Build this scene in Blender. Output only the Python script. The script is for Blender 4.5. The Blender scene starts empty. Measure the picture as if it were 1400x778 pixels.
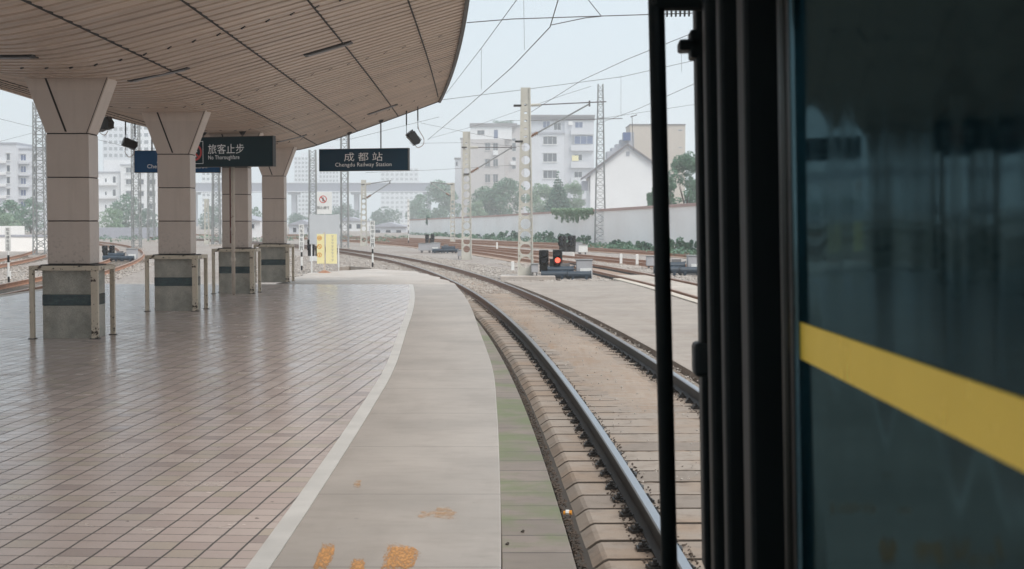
import bpy, math, random
import numpy as np
from mathutils import Vector, Matrix
R_ = math.radians
rnd = random.Random(7)
sc = bpy.context.scene
col = sc.collection

# ------------------------------------------------------------------ camera, world, sun, exposure
PITCH = math.atan(86/2000)
cam_d = bpy.data.cameras.new('camera'); cam = bpy.data.objects.new('camera', cam_d); col.objects.link(cam)
cam.location = (0, 0, 1.85); cam.rotation_euler = (math.pi/2-PITCH, 0, 0)
cam_d.sensor_width = 36; cam_d.lens = 36*2000/1400
cam_d.clip_start = .05; cam_d.clip_end = 6000
cam_d.dof.use_dof = True; cam_d.dof.focus_distance = 24; cam_d.dof.aperture_fstop = 6.5
sc.camera = cam

SUN_EL, SUN_AZ = 54, 135      # azimuth measured from +Y towards +X
w = bpy.data.worlds.new('World'); sc.world = w; w.use_nodes = True
nt = w.node_tree; nt.nodes.clear()
sky = nt.nodes.new('ShaderNodeTexSky'); sky.sky_type = 'NISHITA'; sky.sun_disc = False
sky.sun_elevation = R_(SUN_EL); sky.sun_rotation = R_(SUN_AZ); sky.dust_density = 4; sky.air_density = 1.0
mx = nt.nodes.new('ShaderNodeMix'); mx.data_type = 'RGBA'; mx.inputs[0].default_value = .9
mx.inputs[7].default_value = (2.42, 2.80, 3.06, 1)        # even overcast layer
bgn = nt.nodes.new('ShaderNodeBackground'); bgn.inputs[1].default_value = .15
wo = nt.nodes.new('ShaderNodeOutputWorld')
nt.links.new(sky.outputs[0], mx.inputs[6]); nt.links.new(mx.outputs[2], bgn.inputs[0]); nt.links.new(bgn.outputs[0], wo.inputs[0])
sd = bpy.data.lights.new('sun', 'SUN'); sd.energy = 1.5; sd.angle = R_(40); sd.color = (1, .95, .88)
sun = bpy.data.objects.new('sun', sd); col.objects.link(sun); sun.location = (40, 40, 60)
sdir = Vector((math.sin(R_(SUN_AZ))*math.cos(R_(SUN_EL)), math.cos(R_(SUN_AZ))*math.cos(R_(SUN_EL)), math.sin(R_(SUN_EL))))
sun.rotation_euler = sdir.to_track_quat('Z', 'Y').to_euler()
vs = sc.view_settings; vs.view_transform = 'Standard'; vs.look = 'None'; vs.exposure = 1.0; vs.gamma = 1; vs.use_curve_mapping = False
sc.cycles.use_denoising = True; sc.cycles.max_bounces = 7; sc.cycles.volume_bounces = 3
sc.cycles.sample_clamp_indirect = 6

# ------------------------------------------------------------------ helpers
def P(px, py, Y):
    "point seen at photograph pixel (px,py) at depth Y"
    d = Vector((px-700, 2000*math.cos(PITCH)+(389-py)*math.sin(PITCH), -2000*math.sin(PITCH)+(389-py)*math.cos(PITCH)))
    return Vector((0, 0, 1.85)) + d*(Y/d.y)
def G(px, py, z):
    d = Vector((px-700, 2000*math.cos(PITCH)+(389-py)*math.sin(PITCH), -2000*math.sin(PITCH)+(389-py)*math.cos(PITCH)))
    return Vector((0, 0, 1.85)) + d*((z-1.85)/d.z)

def wloc(o):
    v = Vector(o.location)
    while o.parent: o = o.parent; v = v + Vector(o.location)
    return v
def tag(o, label=None, cat=None, group=None, kind=None):
    if label: o['label'] = label
    if cat: o['category'] = cat
    if group: o['group'] = group
    if kind: o['kind'] = kind
    return o
def empty(name, loc, label=None, cat=None, group=None):
    o = bpy.data.objects.new(name, None); col.objects.link(o); o.location = loc; o.empty_display_size = .2
    return tag(o, label, cat, group)
class MB:
    def __init__(s): s.v = []; s.f = []; s.mi = []; s.M = Matrix()
    def add(s, vs, fs, mi=0):
        n = len(s.v); s.v += [s.M @ Vector(p) for p in vs]
        for f in fs: s.f.append([n+i for i in f]); s.mi.append(mi)
    def box(s, x0, x1, y0, y1, z0, z1, mi=0):
        s.add([(x0,y0,z0),(x1,y0,z0),(x1,y1,z0),(x0,y1,z0),(x0,y0,z1),(x1,y0,z1),(x1,y1,z1),(x0,y1,z1)],
              [(0,3,2,1),(4,5,6,7),(0,1,5,4),(1,2,6,5),(2,3,7,6),(3,0,4,7)], mi); return s
    def tube(s, p0, p1, r, n=8, r1=None, mi=0, caps=True):
        p0 = Vector(p0); p1 = Vector(p1); d = p1-p0
        if d.length < 1e-6: return s
        q = d.to_track_quat('Z', 'Y'); r1 = r if r1 is None else r1; a = []
        for p, rr in ((p0, r), (p1, r1)):
            for i in range(n):
                t = 2*math.pi*(i+.5)/n; a.append(p+q@Vector((math.cos(t)*rr, math.sin(t)*rr, 0)))
        fs = [(i, (i+1)%n, n+(i+1)%n, n+i) for i in range(n)]
        if caps: fs += [tuple(range(n-1, -1, -1)), tuple(range(n, 2*n))]
        s.add(a, fs, mi); return s
    def path(s, pts, r, n=6, mi=0):
        pts = [Vector(p) for p in pts]; rings = []
        for i, p in enumerate(pts):
            d = (pts[min(i+1, len(pts)-1)]-pts[max(i-1, 0)]); q = d.to_track_quat('Z', 'Y')
            rings.append([p+q@Vector((math.cos(2*math.pi*k/n)*r, math.sin(2*math.pi*k/n)*r, 0)) for k in range(n)])
        a = [v for g in rings for v in g]
        fs = [(i*n+k, i*n+(k+1)%n, (i+1)*n+(k+1)%n, (i+1)*n+k) for i in range(len(pts)-1) for k in range(n)]
        fs += [tuple(range(n-1, -1, -1)), tuple(range((len(pts)-1)*n, len(pts)*n))]
        s.add(a, fs, mi); return s
    def prism(s, poly, a0, a1, axis='z', mi=0):
        "extrude a 2D polygon; axis z: poly (x,y); axis y: poly (x,z); axis x: poly (y,z)"
        n = len(poly)
        def m(p, a): return {'z': (p[0], p[1], a), 'y': (p[0], a, p[1]), 'x': (a, p[0], p[1])}[axis]
        vs = [m(p, a0) for p in poly]+[m(p, a1) for p in poly]
        s.add(vs, [tuple(range(n-1, -1, -1)), tuple(range(n, 2*n))]+[(i, (i+1)%n, n+(i+1)%n, n+i) for i in range(n)], mi); return s
    def build(s, name, mats, parent=None, origin=None, smooth=False, bevel=0):
        org = wloc(parent) if parent else Vector(origin or (0, 0, 0))
        me = bpy.data.meshes.new(name)
        me.from_pydata([tuple(v-org) for v in s.v], [], s.f)
        if not isinstance(mats, (list, tuple)): mats = [mats]
        for m in mats: me.materials.append(m)
        me.polygons.foreach_set('material_index', s.mi)
        me.update()
        import bmesh
        bm = bmesh.new(); bm.from_mesh(me); bmesh.ops.recalc_face_normals(bm, faces=bm.faces); bm.to_mesh(me); bm.free()
        if smooth: me.polygons.foreach_set('use_smooth', [True]*len(me.polygons))
        o = bpy.data.objects.new(name, me); col.objects.link(o)
        if parent: o.parent = parent
        else: o.location = org
        if bevel:
            b = o.modifiers.new('bevel', 'BEVEL'); b.width = bevel; b.segments = 2; b.limit_method = 'ANGLE'
        return o
def raw_mesh(name, V, F, mats, mi=None, parent=None):
    me = bpy.data.meshes.new(name); me.from_pydata(V, [], F)
    for m in (mats if isinstance(mats, (list, tuple)) else [mats]): me.materials.append(m)
    if mi is not None: me.polygons.foreach_set('material_index', mi)
    me.update(); o = bpy.data.objects.new(name, me); col.objects.link(o)
    if parent: o.parent = parent
    return o
def copy_tree(o, parent=None):
    c = o.copy(); col.objects.link(c)
    if parent: c.parent = parent
    for ch in list(o.children): copy_tree(ch, c)
    return c

# ------------------------------------------------------------------ materials
class NT:
    def __init__(s, name):
        s.m = bpy.data.materials.new(name); s.m.use_nodes = True; s.t = s.m.node_tree
        s.b = s.t.nodes['Principled BSDF']; s.tc = s.t.nodes.new('ShaderNodeTexCoord'); s.obj = s.tc.outputs['Object']
    def n(s, typ, **k):
        x = s.t.nodes.new(typ)
        for a, v in k.items(): setattr(x, a, v)
        return x
    def l(s, a, b): s.t.links.new(a, b)
    def setv(s, sock, v):
        if hasattr(v, 'links') or isinstance(v, bpy.types.NodeSocket): s.l(v, sock)
        else: sock.default_value = v
    def math(s, op, a, b=0, c=0, clamp=False):
        x = s.n('ShaderNodeMath', operation=op); x.use_clamp = clamp
        for i, v in enumerate((a, b, c)): s.setv(x.inputs[i], v)
        return x.outputs[0]
    def noise(s, scale, detail=4, vec=None, stretch=None, rough=.6):
        x = s.n('ShaderNodeTexNoise'); x.inputs['Scale'].default_value = scale; x.inputs['Detail'].default_value = detail; x.inputs['Roughness'].default_value = rough
        v = vec or s.obj
        if stretch:
            mp = s.n('ShaderNodeMapping'); mp.inputs['Scale'].default_value = stretch; s.l(v, mp.inputs[0]); v = mp.outputs[0]
        s.l(v, x.inputs['Vector']); return x.outputs['Fac']
    def ramp(s, fac, a, b, c0=(0,0,0,1), c1=(1,1,1,1)):
        x = s.n('ShaderNodeValToRGB'); e = x.color_ramp.elements; e[0].position = a; e[1].position = b; e[0].color = c0; e[1].color = c1
        s.l(fac, x.inputs[0]); return x.outputs[0]
    def mix(s, fac, a, b, typ='MIX'):
        x = s.n('ShaderNodeMix'); x.data_type = 'RGBA'; x.blend_type = typ
        for sock, v in ((x.inputs[0], fac), (x.inputs[6], a), (x.inputs[7], b)):
            if isinstance(v, tuple) and len(v) == 3: v = v+(1,)
            s.setv(sock, v)
        return x.outputs[2]
    def bump(s, h, strength=.3, dist=.01):
        x = s.n('ShaderNodeBump'); x.inputs['Strength'].default_value = strength; x.inputs['Distance'].default_value = dist
        s.l(h, x.inputs['Height']); s.l(x.outputs[0], s.b.inputs['Normal'])
    def color(s, c): s.setv(s.b.inputs['Base Color'], c if not (isinstance(c, tuple) and len(c) == 3) else c+(1,))
    def rough(s, r): s.setv(s.b.inputs['Roughness'], r)
    def xyz(s, vec=None):
        x = s.n('ShaderNodeSeparateXYZ'); s.l(vec or s.obj, x.inputs[0]); return x.outputs

def basic(name, c, rough=.7, metal=0, var=.25, scale=3, c2=None, bump=0, bscale=40, spec=.5, detail=5):
    "a paint / concrete / metal colour, mottled by two noises"
    t = NT(name)
    c2 = c2 or tuple(x*(1-var) for x in c)
    f = t.ramp(t.noise(scale, detail), .35, .68)
    f2 = t.noise(scale*9, 3)
    cc = t.mix(f, c, c2)
    cc = t.mix(t.math('MULTIPLY', f2, var*.8), cc, tuple(x*.55 for x in c))
    t.color(cc); t.rough(rough); t.b.inputs['Metallic'].default_value = metal
    t.b.inputs['Specular IOR Level'].default_value = spec
    if bump: t.bump(t.noise(bscale, 5), bump, .01)
    return t.m
def rusty(name, paint, rust=(.12,.06,.03), amt=.56, scale=14, rough=.6):
    t = NT(name)
    n1 = t.noise(scale, 6, rough=.65); n2 = t.noise(2.5, 4)
    mask = t.ramp(t.math('ADD', t.math('MULTIPLY', n1, .7), t.math('MULTIPLY', n2, .3)), amt, amt+.03)
    base = t.mix(t.noise(5, 4), paint, tuple(x*.72 for x in paint))
    t.color(t.mix(mask, base, rust)); t.rough(rough); t.bump(mask, .3, .003); return t.m

M = {}
def mk():
    t = NT('column_panel'); o = t.xyz(); streak = t.noise(3, 5, stretch=(3, 3, .25)); blot = t.noise(1.3, 5); oi = t.n('ShaderNodeTexWhiteNoise'); oi.noise_dimensions = '1D'
    t.l(t.math('FLOOR', t.math('MULTIPLY', t.math('SUBTRACT', o[2], 1.175), 1/.6875)), oi.inputs['W'])
    c = t.mix(oi.outputs['Value'], (.60,.505,.44), (.545,.46,.405)); c = t.mix(t.math('MULTIPLY', t.ramp(streak, .5, .8), .4), c, (.40,.33,.28)); c = t.mix(t.math('MULTIPLY', t.ramp(blot, .5, .75), .35), c, (.45,.38,.33))
    low = t.math('SUBTRACT', 1, t.math('MULTIPLY', t.math('SUBTRACT', o[2], 1.15), 1.6), clamp=True); sc2 = t.ramp(t.noise(22, 5), .55, .68)
    c = t.mix(t.math('MULTIPLY', t.math('MULTIPLY', sc2, low), .6), c, (.16,.13,.11)); c = t.mix(t.math('MULTIPLY', t.ramp(t.noise(16, 2), .74, .76), .7), c, (.1,.08,.07))
    t.color(c); t.rough(.42); return t.m
M['col_panel'] = mk()
def mk():
    t = NT('canopy_board'); o = t.xyz()
    idx = t.math('FLOOR', t.math('MULTIPLY', o[1], 1/.4))
    wn = t.n('ShaderNodeTexWhiteNoise'); wn.noise_dimensions = '1D'; t.l(idx, wn.inputs['W'])
    streak = t.noise(1.2, 5, stretch=(.25, 5, 1)); big = t.noise(.35, 4)
    c = t.mix(wn.outputs['Value'], (.66,.53,.435), (.59,.475,.395))
    c = t.mix(t.ramp(streak, .45, .8), c, (.36,.29,.245))
    c = t.mix(t.math('MULTIPLY', t.ramp(big, .45, .75), .3), c, (.42,.34,.28))
    t.color(c); t.rough(.42); t.bump(streak, .15, .01); return t.m
M['canopy'] = mk()
M['canopy_top'] = basic('canopy_roofing', (.30,.30,.30), .6)
M['dark_trim'] = basic('dark_trim', (.035,.033,.032), .5, var=.3)
M['black'] = basic('black_metal', (.012,.013,.014), .4, var=.3)
M['groove'] = basic('joint_filler', (.03,.026,.024), .8)
def mk():
    t = NT('speckled_granite')
    v = t.n('ShaderNodeTexVoronoi'); v.inputs['Scale'].default_value = 130; t.l(t.obj, v.inputs['Vector'])
    g = t.n('ShaderNodeRGBToBW'); t.l(v.outputs['Color'], g.inputs[0])
    c = t.mix(g.outputs[0], (.25,.235,.205), (.56,.525,.455)); c = t.mix(t.ramp(t.noise(3, 5), .4, .75), c, (.20,.205,.17))
    t.color(c); t.rough(.4); return t.m
M['granite'] = mk()
def mk():
    t = NT('green_marble'); n = t.noise(7, 6, rough=.7)
    v = t.n('ShaderNodeTexVoronoi'); v.feature = 'DISTANCE_TO_EDGE'; v.inputs['Scale'].default_value = 5
    mp = t.mix(.35, t.obj, t.n('ShaderNodeTexNoise').outputs['Color']); t.l(mp, v.inputs['Vector'])
    vein = t.ramp(v.outputs['Distance'], .0, .05, (1,1,1,1), (0,0,0,1))
    c = t.mix(t.ramp(n, .4, .7), (.006,.022,.028), (.015,.05,.052)); c = t.mix(t.math('MULTIPLY', vein, .2), c, (.15,.22,.2))
    t.color(c); t.rough(.2); return t.m
M['marble'] = mk()
M['guard'] = rusty('chipped_cream_paint', (.66,.57,.45), (.05,.032,.022), .56, 16)
M['pipe'] = rusty('stained_pipe_paint', (.64,.55,.46), (.20,.09,.06), .59, 8)
def mk():   # square ceramic paving tiles, 0.2 m
    t = NT('platform_tiles')
    mp = t.n('ShaderNodeMapping'); mp.inputs['Rotation'].default_value = (0, 0, .055); wob = t.n('ShaderNodeTexNoise'); wob.inputs['Scale'].default_value = 2.3; t.l(t.obj, wob.inputs['Vector']); wv = t.n('ShaderNodeVectorMath', operation='SCALE'); t.l(wob.outputs['Color'], wv.inputs[0]); wv.inputs['Scale'].default_value = .014; wa = t.n('ShaderNodeVectorMath', operation='ADD'); t.l(t.obj, wa.inputs[0]); t.l(wv.outputs[0], wa.inputs[1]); t.l(wa.outputs[0], mp.inputs[0])
    o = t.xyz(mp.outputs[0]); S = .197
    fx = t.math('MULTIPLY', o[0], 1/S); fy = t.math('MULTIPLY', o[1], 1/S)
    ax = t.math('ABSOLUTE', t.math('SUBTRACT', t.math('FRACT', fx), .5)); ay = t.math('ABSOLUTE', t.math('SUBTRACT', t.math('FRACT', fy), .5))
    gx = t.math('GREATER_THAN', ax, .5-.034); gy = t.math('GREATER_THAN', ay, .5-.026)
    grout = t.math('MAXIMUM', gx, gy)
    cb = t.n('ShaderNodeCombineXYZ'); t.l(t.math('FLOOR', fx), cb.inputs[0]); t.l(t.math('FLOOR', fy), cb.inputs[1])
    wn = t.n('ShaderNodeTexWhiteNoise'); t.l(cb.outputs[0], wn.inputs['Vector'])
    big = t.noise(.35, 5); mid = t.noise(2.2, 5); fine = t.noise(60, 3)
    c = t.mix(wn.outputs['Value'], (.56,.465,.43), (.64,.545,.50))
    wr = t.n('ShaderNodeSeparateColor'); t.l(wn.outputs['Color'], wr.inputs[0])
    c = t.mix(t.math('GREATER_THAN', wr.outputs[1], .88), c, (.56,.49,.41))
    c = t.mix(t.math('GREATER_THAN', wr.outputs[2], .95), c, (.42,.35,.33))
    c = t.mix(t.math('MULTIPLY', t.ramp(big, .45, .72), .5), c, (.40,.335,.31))
    c = t.mix(t.math('MULTIPLY', t.ramp(mid, .5, .75), .25), c, (.40,.34,.31))
    c = t.mix(t.math('MULTIPLY', fine, .2), c, (.5,.44,.4))
    spots = t.ramp(t.noise(9, 2), .71, .74); walk = t.ramp(t.noise(.55, 5, stretch=(1.6, .35, 1)), .48, .7); c = t.mix(t.math('MULTIPLY', walk, .4), c, (.36,.31,.285))
    c = t.mix(t.math('MULTIPLY', spots, .6), c, (.07,.06,.055))
    c = t.mix(grout, c, (.055,.045,.042)); t.color(c)
    r = t.math('ADD', t.math('MULTIPLY', t.ramp(mid, .3, .75), .10), t.math('MULTIPLY', wn.outputs['Value'], .07))
    r = t.math('ADD', r, .14); t.rough(t.math('MAXIMUM', r, t.math('MULTIPLY', grout, .8)))
    t.b.inputs['Specular IOR Level'].default_value = .85
    # every tile lies at its own slight tilt, with dark sunk joints
    cbn = t.n('ShaderNodeVectorMath', operation='SUBTRACT'); t.l(wn.outputs['Color'], cbn.inputs[0]); cbn.inputs[1].default_value = (.5,.5,.5)
    sc_ = t.n('ShaderNodeVectorMath', operation='SCALE'); t.l(cbn.outputs[0], sc_.inputs[0]); sc_.inputs['Scale'].default_value = .0028
    bp = t.n('ShaderNodeBump'); bp.inputs['Strength'].default_value = .35; bp.inputs['Distance'].default_value = .004
    h = t.math('SUBTRACT', t.math('MULTIPLY', t.noise(25, 3), .25), grout); t.l(h, bp.inputs['Height'])
    ad = t.n('ShaderNodeVectorMath', operation='ADD'); t.l(bp.outputs[0], ad.inputs[0]); t.l(sc_.outputs[0], ad.inputs[1])
    nm = t.n('ShaderNodeVectorMath', operation='NORMALIZE'); t.l(ad.outputs[0], nm.inputs[0]); t.l(nm.outputs[0], t.b.inputs['Normal'])
    return t.m
M['tiles'] = mk()
def concrete(name, c, joint=0, jdir=1, green=0, rough=.6, stain=(.2,.16,.13), st=.5, off=0., pj=.012, planks=None):
    t = NT(name); o = t.xyz(); big = t.noise(.7, 6); mid = t.noise(3.5, 6, stretch=(1, 2.5, 1)); fine = t.noise(70, 3)
    cc = t.mix(t.ramp(big, .35, .7), c, tuple(x*.74 for x in c)); cc = t.mix(t.math('MULTIPLY', t.ramp(t.noise(.9, 7, stretch=(2.2, .5, 1), rough=.7), .5, .66), st*.6), cc, stain)
    cc = t.mix(t.math('MULTIPLY', t.ramp(mid, .48, .78), st), cc, stain)
    cc = t.mix(t.math('MULTIPLY', fine, .22), cc, tuple(x*.6 for x in c))
    cc = t.mix(t.math('MULTIPLY', t.ramp(t.noise(11, 2), .72, .76), .5), cc, tuple(x*.35 for x in c))
    h = fine
    if joint:
        f = t.math('ADD', t.math('MULTIPLY', o[jdir], 1/joint), t.math('ADD', off, t.math('MULTIPLY', t.noise(.45, 1), .0)))
        if planks:
            wn = t.n('ShaderNodeTexWhiteNoise'); wn.noise_dimensions = '1D'; t.l(t.math('FLOOR', f), wn.inputs['W'])
            cc = t.mix(wn.outputs['Value'], cc, planks, 'MIX') if False else t.mix(t.math('MULTIPLY', wn.outputs['Value'], .55), cc, planks)
        j = t.math('GREATER_THAN', t.math('ABSOLUTE', t.math('SUBTRACT', t.math('FRACT', f), .5)), .5-pj/joint/2)
        cc = t.mix(t.math('MULTIPLY', j, .85), cc, (.04,.035,.03)); h = t.math('SUBTRACT', t.math('MULTIPLY', fine, .3), j)
    if green:
        cc = t.mix(t.math('MULTIPLY', t.ramp(t.noise(1.3, 5), .47, .62), green), cc, (.135,.17,.07))
    t.color(cc); t.rough(rough); t.bump(h, .35, .006); return t.m
M['strip'] = concrete('edge_concrete', (.445,.40,.36), 2.1, 1, st=.3, rough=.5, pj=.01, off=.3)
M['white_line'] = basic('worn_white_kerb', (.64,.62,.59), .5, var=.18, scale=2)
M['slab'] = concrete('mossy_slab', (.29,.24,.205), .52, 1, green=.75, st=.7, stain=(.15,.12,.10), planks=(.17,.145,.12), pj=.022)
M['dirt_conc'] = concrete('dirty_concrete', (.40,.345,.30), 3.3, 1, st=.95, stain=(.27,.21,.165), rough=.7)
M['pale_conc'] = concrete('pale_concrete', (.52,.46,.40), 1.0, 1, st=.5, stain=(.36,.28,.22), rough=.8)
M['raw_conc'] = concrete('raw_concrete', (.53,.48,.44), 0, 1, st=.6, stain=(.42,.34,.28), rough=.8)
def mk():
    t = NT('sleeper_concrete'); g = t.n('ShaderNodeNewGeometry'); oi = t.n('ShaderNodeObjectInfo'); p = g.outputs['Position']
    c = t.mix(oi.outputs['Random'], (.37,.315,.27), (.25,.21,.18)); c = t.mix(t.ramp(t.noise(1.1, 5, vec=p), .45, .7), c, (.33,.24,.175))
    c = t.mix(t.math('MULTIPLY', t.ramp(t.noise(6, 6, vec=p), .5, .75), .7), c, (.16,.125,.10)); c = t.mix(t.math('MULTIPLY', t.noise(60, 3, vec=p), .35), c, (.22,.19,.16))
    t.color(c); t.rough(.85); t.bump(t.noise(45, 5, vec=p), .5, .012); return t.m
M['sleeper'] = mk()
M['sleeper_side'] = basic('dark_sleeper_side', (.085,.068,.055), .9, var=.3)  # darker colour for the long vertical faces of each sleeper
M['kerb'] = basic('kerb_concrete', (.62,.55,.47), .8, var=.25)
def mk():
    t = NT('ballast_ground'); v = t.n('ShaderNodeTexVoronoi'); v.inputs['Scale'].default_value = 13; t.l(t.obj, v.inputs['Vector'])
    g = t.n('ShaderNodeRGBToBW'); t.l(v.outputs['Color'], g.inputs[0]); big = t.noise(.09, 6); m2 = t.noise(.6, 5)
    c = t.mix(g.outputs[0], (.25,.215,.19), (.55,.50,.46))
    c = t.mix(t.math('MULTIPLY', t.ramp(big, .42, .62), .6), c, (.30,.235,.20)); c = t.mix(t.math('MULTIPLY', t.ramp(m2, .5, .7), .5), c, (.55,.51,.47))
    c = t.mix(t.ramp(v.outputs['Distance'], .25, .6), c, t.mix(.5, c, (.13,.11,.10))); t.color(c); t.rough(.9)
    t.bump(t.math('SUBTRACT', 1, v.outputs['Distance']), .7, .03); return t.m
M['ballast'] = mk()
M['stone_a'] = basic('ballast_stone', (.52,.48,.44), .85, var=.4, scale=2, c2=(.30,.25,.22))
M['dirt'] = concrete('brown_dirt', (.39,.32,.265), 0, 1, st=1.0, stain=(.30,.195,.125), rough=.95)
M['bed'] = basic('rust_stained_ballast', (.40,.29,.225), .95, var=.4, scale=9, c2=(.27,.185,.14), bump=.8, bscale=16)
M['gap_shade_pebble'] = basic('gap_shade_and_pebble', (.06,.05,.042), .95)  # shade of the sleeper gaps put into the colour; pebbles share it
def rail_mat(name, side, side2, y0, y1):
    t = NT(name); o = t.xyz(); g = t.math('DIVIDE', t.math('SUBTRACT', o[1], y0), y1-y0, clamp=True)
    n = t.noise(6, 5); f = t.ramp(t.math('ADD', g, t.math('MULTIPLY', t.math('SUBTRACT', n, .5), .6)), .3, .7)
    c = t.mix(f, side, side2); c = t.mix(t.math('MULTIPLY', t.noise(30, 3), .4), c, tuple(x*.5 for x in side)); t.color(c); t.rough(.6); return t.m
M['rail_side'] = rail_mat('rail_web_grease_and_rust', (.022,.023,.024), (.24,.12,.07), 20, 46)
M['rail_rust'] = basic('rusty_rail', (.42,.21,.125), .7, var=.3, scale=4, c2=(.28,.14,.085))
M['rail_top'] = rail_mat('worn_rail_head', (.38,.40,.44), (.17,.125,.10), 12, 30); _b = M['rail_top'].node_tree.nodes['Principled BSDF']; _b.inputs['Metallic'].default_value = .85; _b.inputs['Roughness'].default_value = .3
M['rail_top_dull'] = basic('dull_rail_head', (.50,.32,.23), .4, metal=.6, var=.3)
M['clip'] = basic('greased_clip', (.03,.028,.027), .5, var=.4)
M['mast_conc'] = basic('mast_concrete', (.60,.58,.52), .8, var=.25, scale=1.2, bump=.2)
M['galv'] = basic('galvanised_steel', (.36,.37,.37), .5, metal=.4, var=.3)
M['galv_dark'] = basic('dull_steel', (.20,.19,.19), .6, metal=.2, var=.3)
M['wire'] = basic('overhead_wire', (.11,.10,.095), .5, var=.2)
M['insul'] = basic('brown_insulator', (.30,.18,.12), .3, var=.2)
M['white_wall'] = basic('white_render', (.92,.915,.905), .85, var=.05, scale=.15, c2=(.82,.80,.78))
M['wall_cap'] = basic('pink_wall_cap', (.50,.34,.31), .8, var=.2)
M['sign_navy'] = basic('navy_sign_face', (.003,.040,.078), .45, var=.08, spec=.08)
M['sign_teal'] = basic('dark_teal_sign_face', (.003,.026,.036), .45, var=.08, spec=.08)
M['sign_blue'] = basic('blue_sign_face', (.004,.075,.20), .45, var=.08, spec=.08)
M['letter'] = basic('white_lettering', (.92,.93,.93), .4, var=.05)
M['white'] = basic('white_paint', (.78,.78,.76), .5, var=.08)
M['board_pale'] = basic('pale_grey_board', (.56,.58,.60), .5, var=.08)
M['yellow'] = basic('yellow_board', (.86,.78,.43), .5, var=.06)
M['orange'] = basic('orange_symbol', (.75,.30,.03), .5, var=.1)
M['red'] = basic('red_symbol', (.6,.05,.04), .5, var=.1)
M['ink'] = basic('dark_lettering', (.04,.045,.05), .6, var=.1)
M['grey_box'] = basic('grey_enclosure', (.42,.42,.44), .5, var=.15)
M['navy_mach'] = basic('dark_machine_paint', (.03,.05,.075), .45, var=.25)
M['b_beige'] = basic('beige_facade', (.52,.48,.47), .9, var=.12, scale=.25)
M['b_pale'] = basic('pale_grey_facade', (.62,.63,.67), .9, var=.1, scale=.2)
M['b_white'] = basic('white_facade', (.76,.76,.77), .9, var=.06, scale=.2)
M['b_tan'] = basic('tan_facade', (.52,.46,.40), .9, var=.12, scale=.2)
M['roof'] = basic('grey_roof', (.20,.18,.19), .9, var=.2, scale=.5)
M['glass'] = basic('window_glass', (.05,.06,.085), .2, var=.3)
M['glass_blue'] = basic('blue_window_glass', (.06,.10,.24), .2, var=.2)
M['frame_w'] = basic('window_frame', (.68,.68,.68), .6, var=.1)
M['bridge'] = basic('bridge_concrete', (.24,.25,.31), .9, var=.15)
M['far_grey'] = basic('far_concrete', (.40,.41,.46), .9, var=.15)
def leaf(name, a, b):
    t = NT(name); g = t.n('ShaderNodeNewGeometry')
    t.color(t.mix(g.outputs['Random Per Island'], a, b)); t.rough(.6); t.b.inputs['Specular IOR Level'].default_value = .3; return t.m
M['leaf'] = leaf('leaf_mid_green', (.07,.15,.10), (.15,.26,.17))
M['leaf_dark'] = leaf('leaf_dark_green', (.045,.11,.08), (.09,.18,.12))
M['leaf_pale'] = leaf('leaf_pale_green', (.15,.25,.16), (.30,.40,.28))
M['bark'] = basic('bark', (.12,.10,.08), .9)
def gloss_paint(name, base, refl, rough, wav=True):
    "enamel: dark diffuse under a tinted reflective coat, with slightly dented sheet"
    t = NT(name); t.t.nodes.remove(t.b); out = t.t.nodes['Material Output']
    df = t.n('ShaderNodeBsdfDiffuse'); gl = t.n('ShaderNodeBsdfGlossy'); ad = t.n('ShaderNodeAddShader')
    t.l(t.mix(t.noise(1.3, 4), base, tuple(x*.75 for x in base)), df.inputs['Color']); gl.inputs['Color'].default_value = refl+(1,)
    gr = t.ramp(t.noise(14, 5, stretch=(1, 1, .4)), .5, .8); t.l(t.math('ADD', rough, t.math('MULTIPLY', gr, .12)), gl.inputs['Roughness'])
    if wav:
        bp = t.n('ShaderNodeBump'); bp.inputs['Strength'].default_value = .5; bp.inputs['Distance'].default_value = .02
        t.l(t.noise(1.25, 1, stretch=(1, 2.2, .5)), bp.inputs['Height']); t.l(bp.outputs[0], gl.inputs['Normal'])
    t.l(df.outputs[0], ad.inputs[0]); t.l(gl.outputs[0], ad.inputs[1]); t.l(ad.outputs[0], out.inputs['Surface']); return t.m
M['coach'] = gloss_paint('coach_paint', (.0015,.010,.014), (.052,.088,.10), .06)
M['coach_yellow'] = gloss_paint('coach_yellow_stripe', (.88,.64,.085), (.36,.30,.13), .22)
M['coach_dark'] = basic('coach_dark_metal', (.004,.011,.013), .5, var=.3, spec=.2)
M['coach_trim'] = basic('coach_aluminium_trim', (.07,.08,.08), .35, metal=.7, var=.2)
M['rubber'] = basic('rubber', (.01,.011,.012), .6, var=.2)
M['coach_lug'] = basic('coach_grey_metal', (.025,.035,.04), .5, var=.2, spec=.2)
def emis(name, c, s):
    t = NT(name); t.color(c); t.b.inputs['Emission Color'].default_value = c+(1,); t.b.inputs['Emission Strength'].default_value = s; return t.m
M['red_light'] = emis('red_signal_light', (1,.12,.07), 1.0)
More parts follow.
